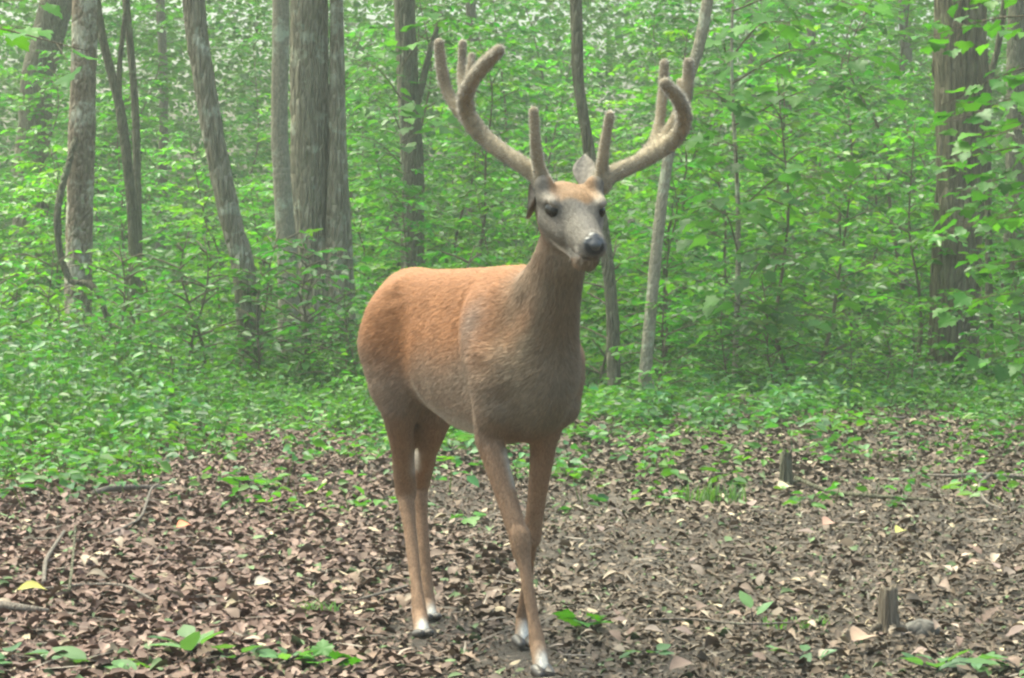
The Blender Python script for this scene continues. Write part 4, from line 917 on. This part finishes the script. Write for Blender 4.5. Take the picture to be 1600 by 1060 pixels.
        Pp = (V2[Q2[fi]] * wts[..., None]).sum(1); Nn = N2[Q2[fi, 0]]; sd_ = unit(np.cross(Nn, r.normal(size=(k, 3)))) * .0006; tip = Pp + (Nn + r.normal(size=(k, 3)) * .3) * r.uniform(.002, .006, (k, 1))
        HV = np.stack([Pp + sd_, Pp - sd_, tip], 1).reshape(-1, 3); hc_ = np.repeat(np.array([.50, .44, .32]) * r.uniform(.7, 1.2, (k, 1)), 3, 0)
        tag(obj('velvet_fuzz', mesh_np('velvet_fuzz', HV - origin, np.arange(3 * k).reshape(-1, 3), hc_, n=np.repeat(Nn, 3, 0)), M_fuzz, o), kind='stuff')
    M_fuzz = attr_mat('velvet_fuzz', .8, .2, 3, .02, sheen=.5)
    antler([[(851, 292, 5.765, .023), (840, 276, 5.775, .021), (815, 257, 5.79, .0195), (785, 237, 5.82, .0195), (752, 210, 5.85, .0200), (731, 180, 5.845, .0200), (727, 152, 5.81, .0190), (737, 126, 5.75, .0175), (760, 98, 5.68, .0165), (779, 79, 5.63, .0135)],
            [(748, 205, 5.855, .014), (716, 172, 5.89, .0145), (698, 140, 5.91, .0140), (689, 102, 5.91, .0135), (686, 68, 5.90, .0120)],
            [(729, 162, 5.83, .013), (722, 125, 5.86, .0115), (722, 95, 5.87, .0105), (723, 68, 5.87, .0100)],
            [(728, 148, 5.80, .012), (734, 112, 5.80, .0100), (737, 88, 5.81, .0090)],
            [(848, 284, 5.76, .016), (841, 255, 5.745, .0145), (837, 225, 5.73, .0130), (834, 174, 5.71, .0110)]], 'four-tined velvet antler whose main beam curls forward and in')
    antler([[(939, 290, 5.79, .023), (950, 276, 5.80, .021), (975, 264, 5.825, .0190), (1008, 248, 5.85, .0190), (1042, 228, 5.865, .0195), (1064, 203, 5.845, .0190), (1068, 176, 5.80, .0180), (1057, 150, 5.74, .0165), (1039, 131, 5.70, .0140)],
            [(1008, 245, 5.86, .015), (1026, 212, 5.90, .0135), (1034, 160, 5.92, .0120), (1038, 99, 5.92, .0105)],
            [(1022, 238, 5.87, .014), (1048, 200, 5.89, .0140), (1071, 155, 5.89, .0145), (1076, 98, 5.88, .0125)],
            [(1062, 185, 5.85, .011), (1064, 160, 5.89, .0095), (1062, 128, 5.90, .0085)],
            [(938, 284, 5.79, .016), (941, 255, 5.775, .0140), (945, 225, 5.765, .0125), (953, 180, 5.75, .0110)]], 'velvet antler with a low hooked main beam tip before two tall tines')
build_deer()

# ------------------------------------------------------------------ haze: the damp air of the wood
def haze():
    x0, x1, y0, y1, z0, z1 = -24, 24, -6, 70, -1.2, 12.0
    V = np.array([[x, y, z] for z in (z0, z1) for y in (y0, y1) for x in (x0, x1)], float)
    F = np.array([[0, 2, 3, 1], [4, 5, 7, 6], [0, 1, 5, 4], [2, 6, 7, 3], [0, 4, 6, 2], [1, 3, 7, 5]])
    m = bpy.data.materials.new('haze'); m.use_nodes = True; t = m.node_tree; t.nodes.remove(t.nodes['Principled BSDF'])
    v = node(t, 'ShaderNodeVolumePrincipled'); v.inputs['Density'].default_value = HAZE_DENSITY; v.inputs['Color'].default_value = (.90, .96, .88, 1)
    t.links.new(v.outputs[0], t.nodes['Material Output'].inputs['Volume'])
    tag(obj('haze', mesh_np('haze', V, F), m), 'pale damp haze filling the wood', 'haze', kind='stuff')
if HAZE_DENSITY: haze()
print('SAPLING LEAVES', NLEAF, 'TRIS', sum(len(me.polygons) * 2 for me in bpy.data.meshes))
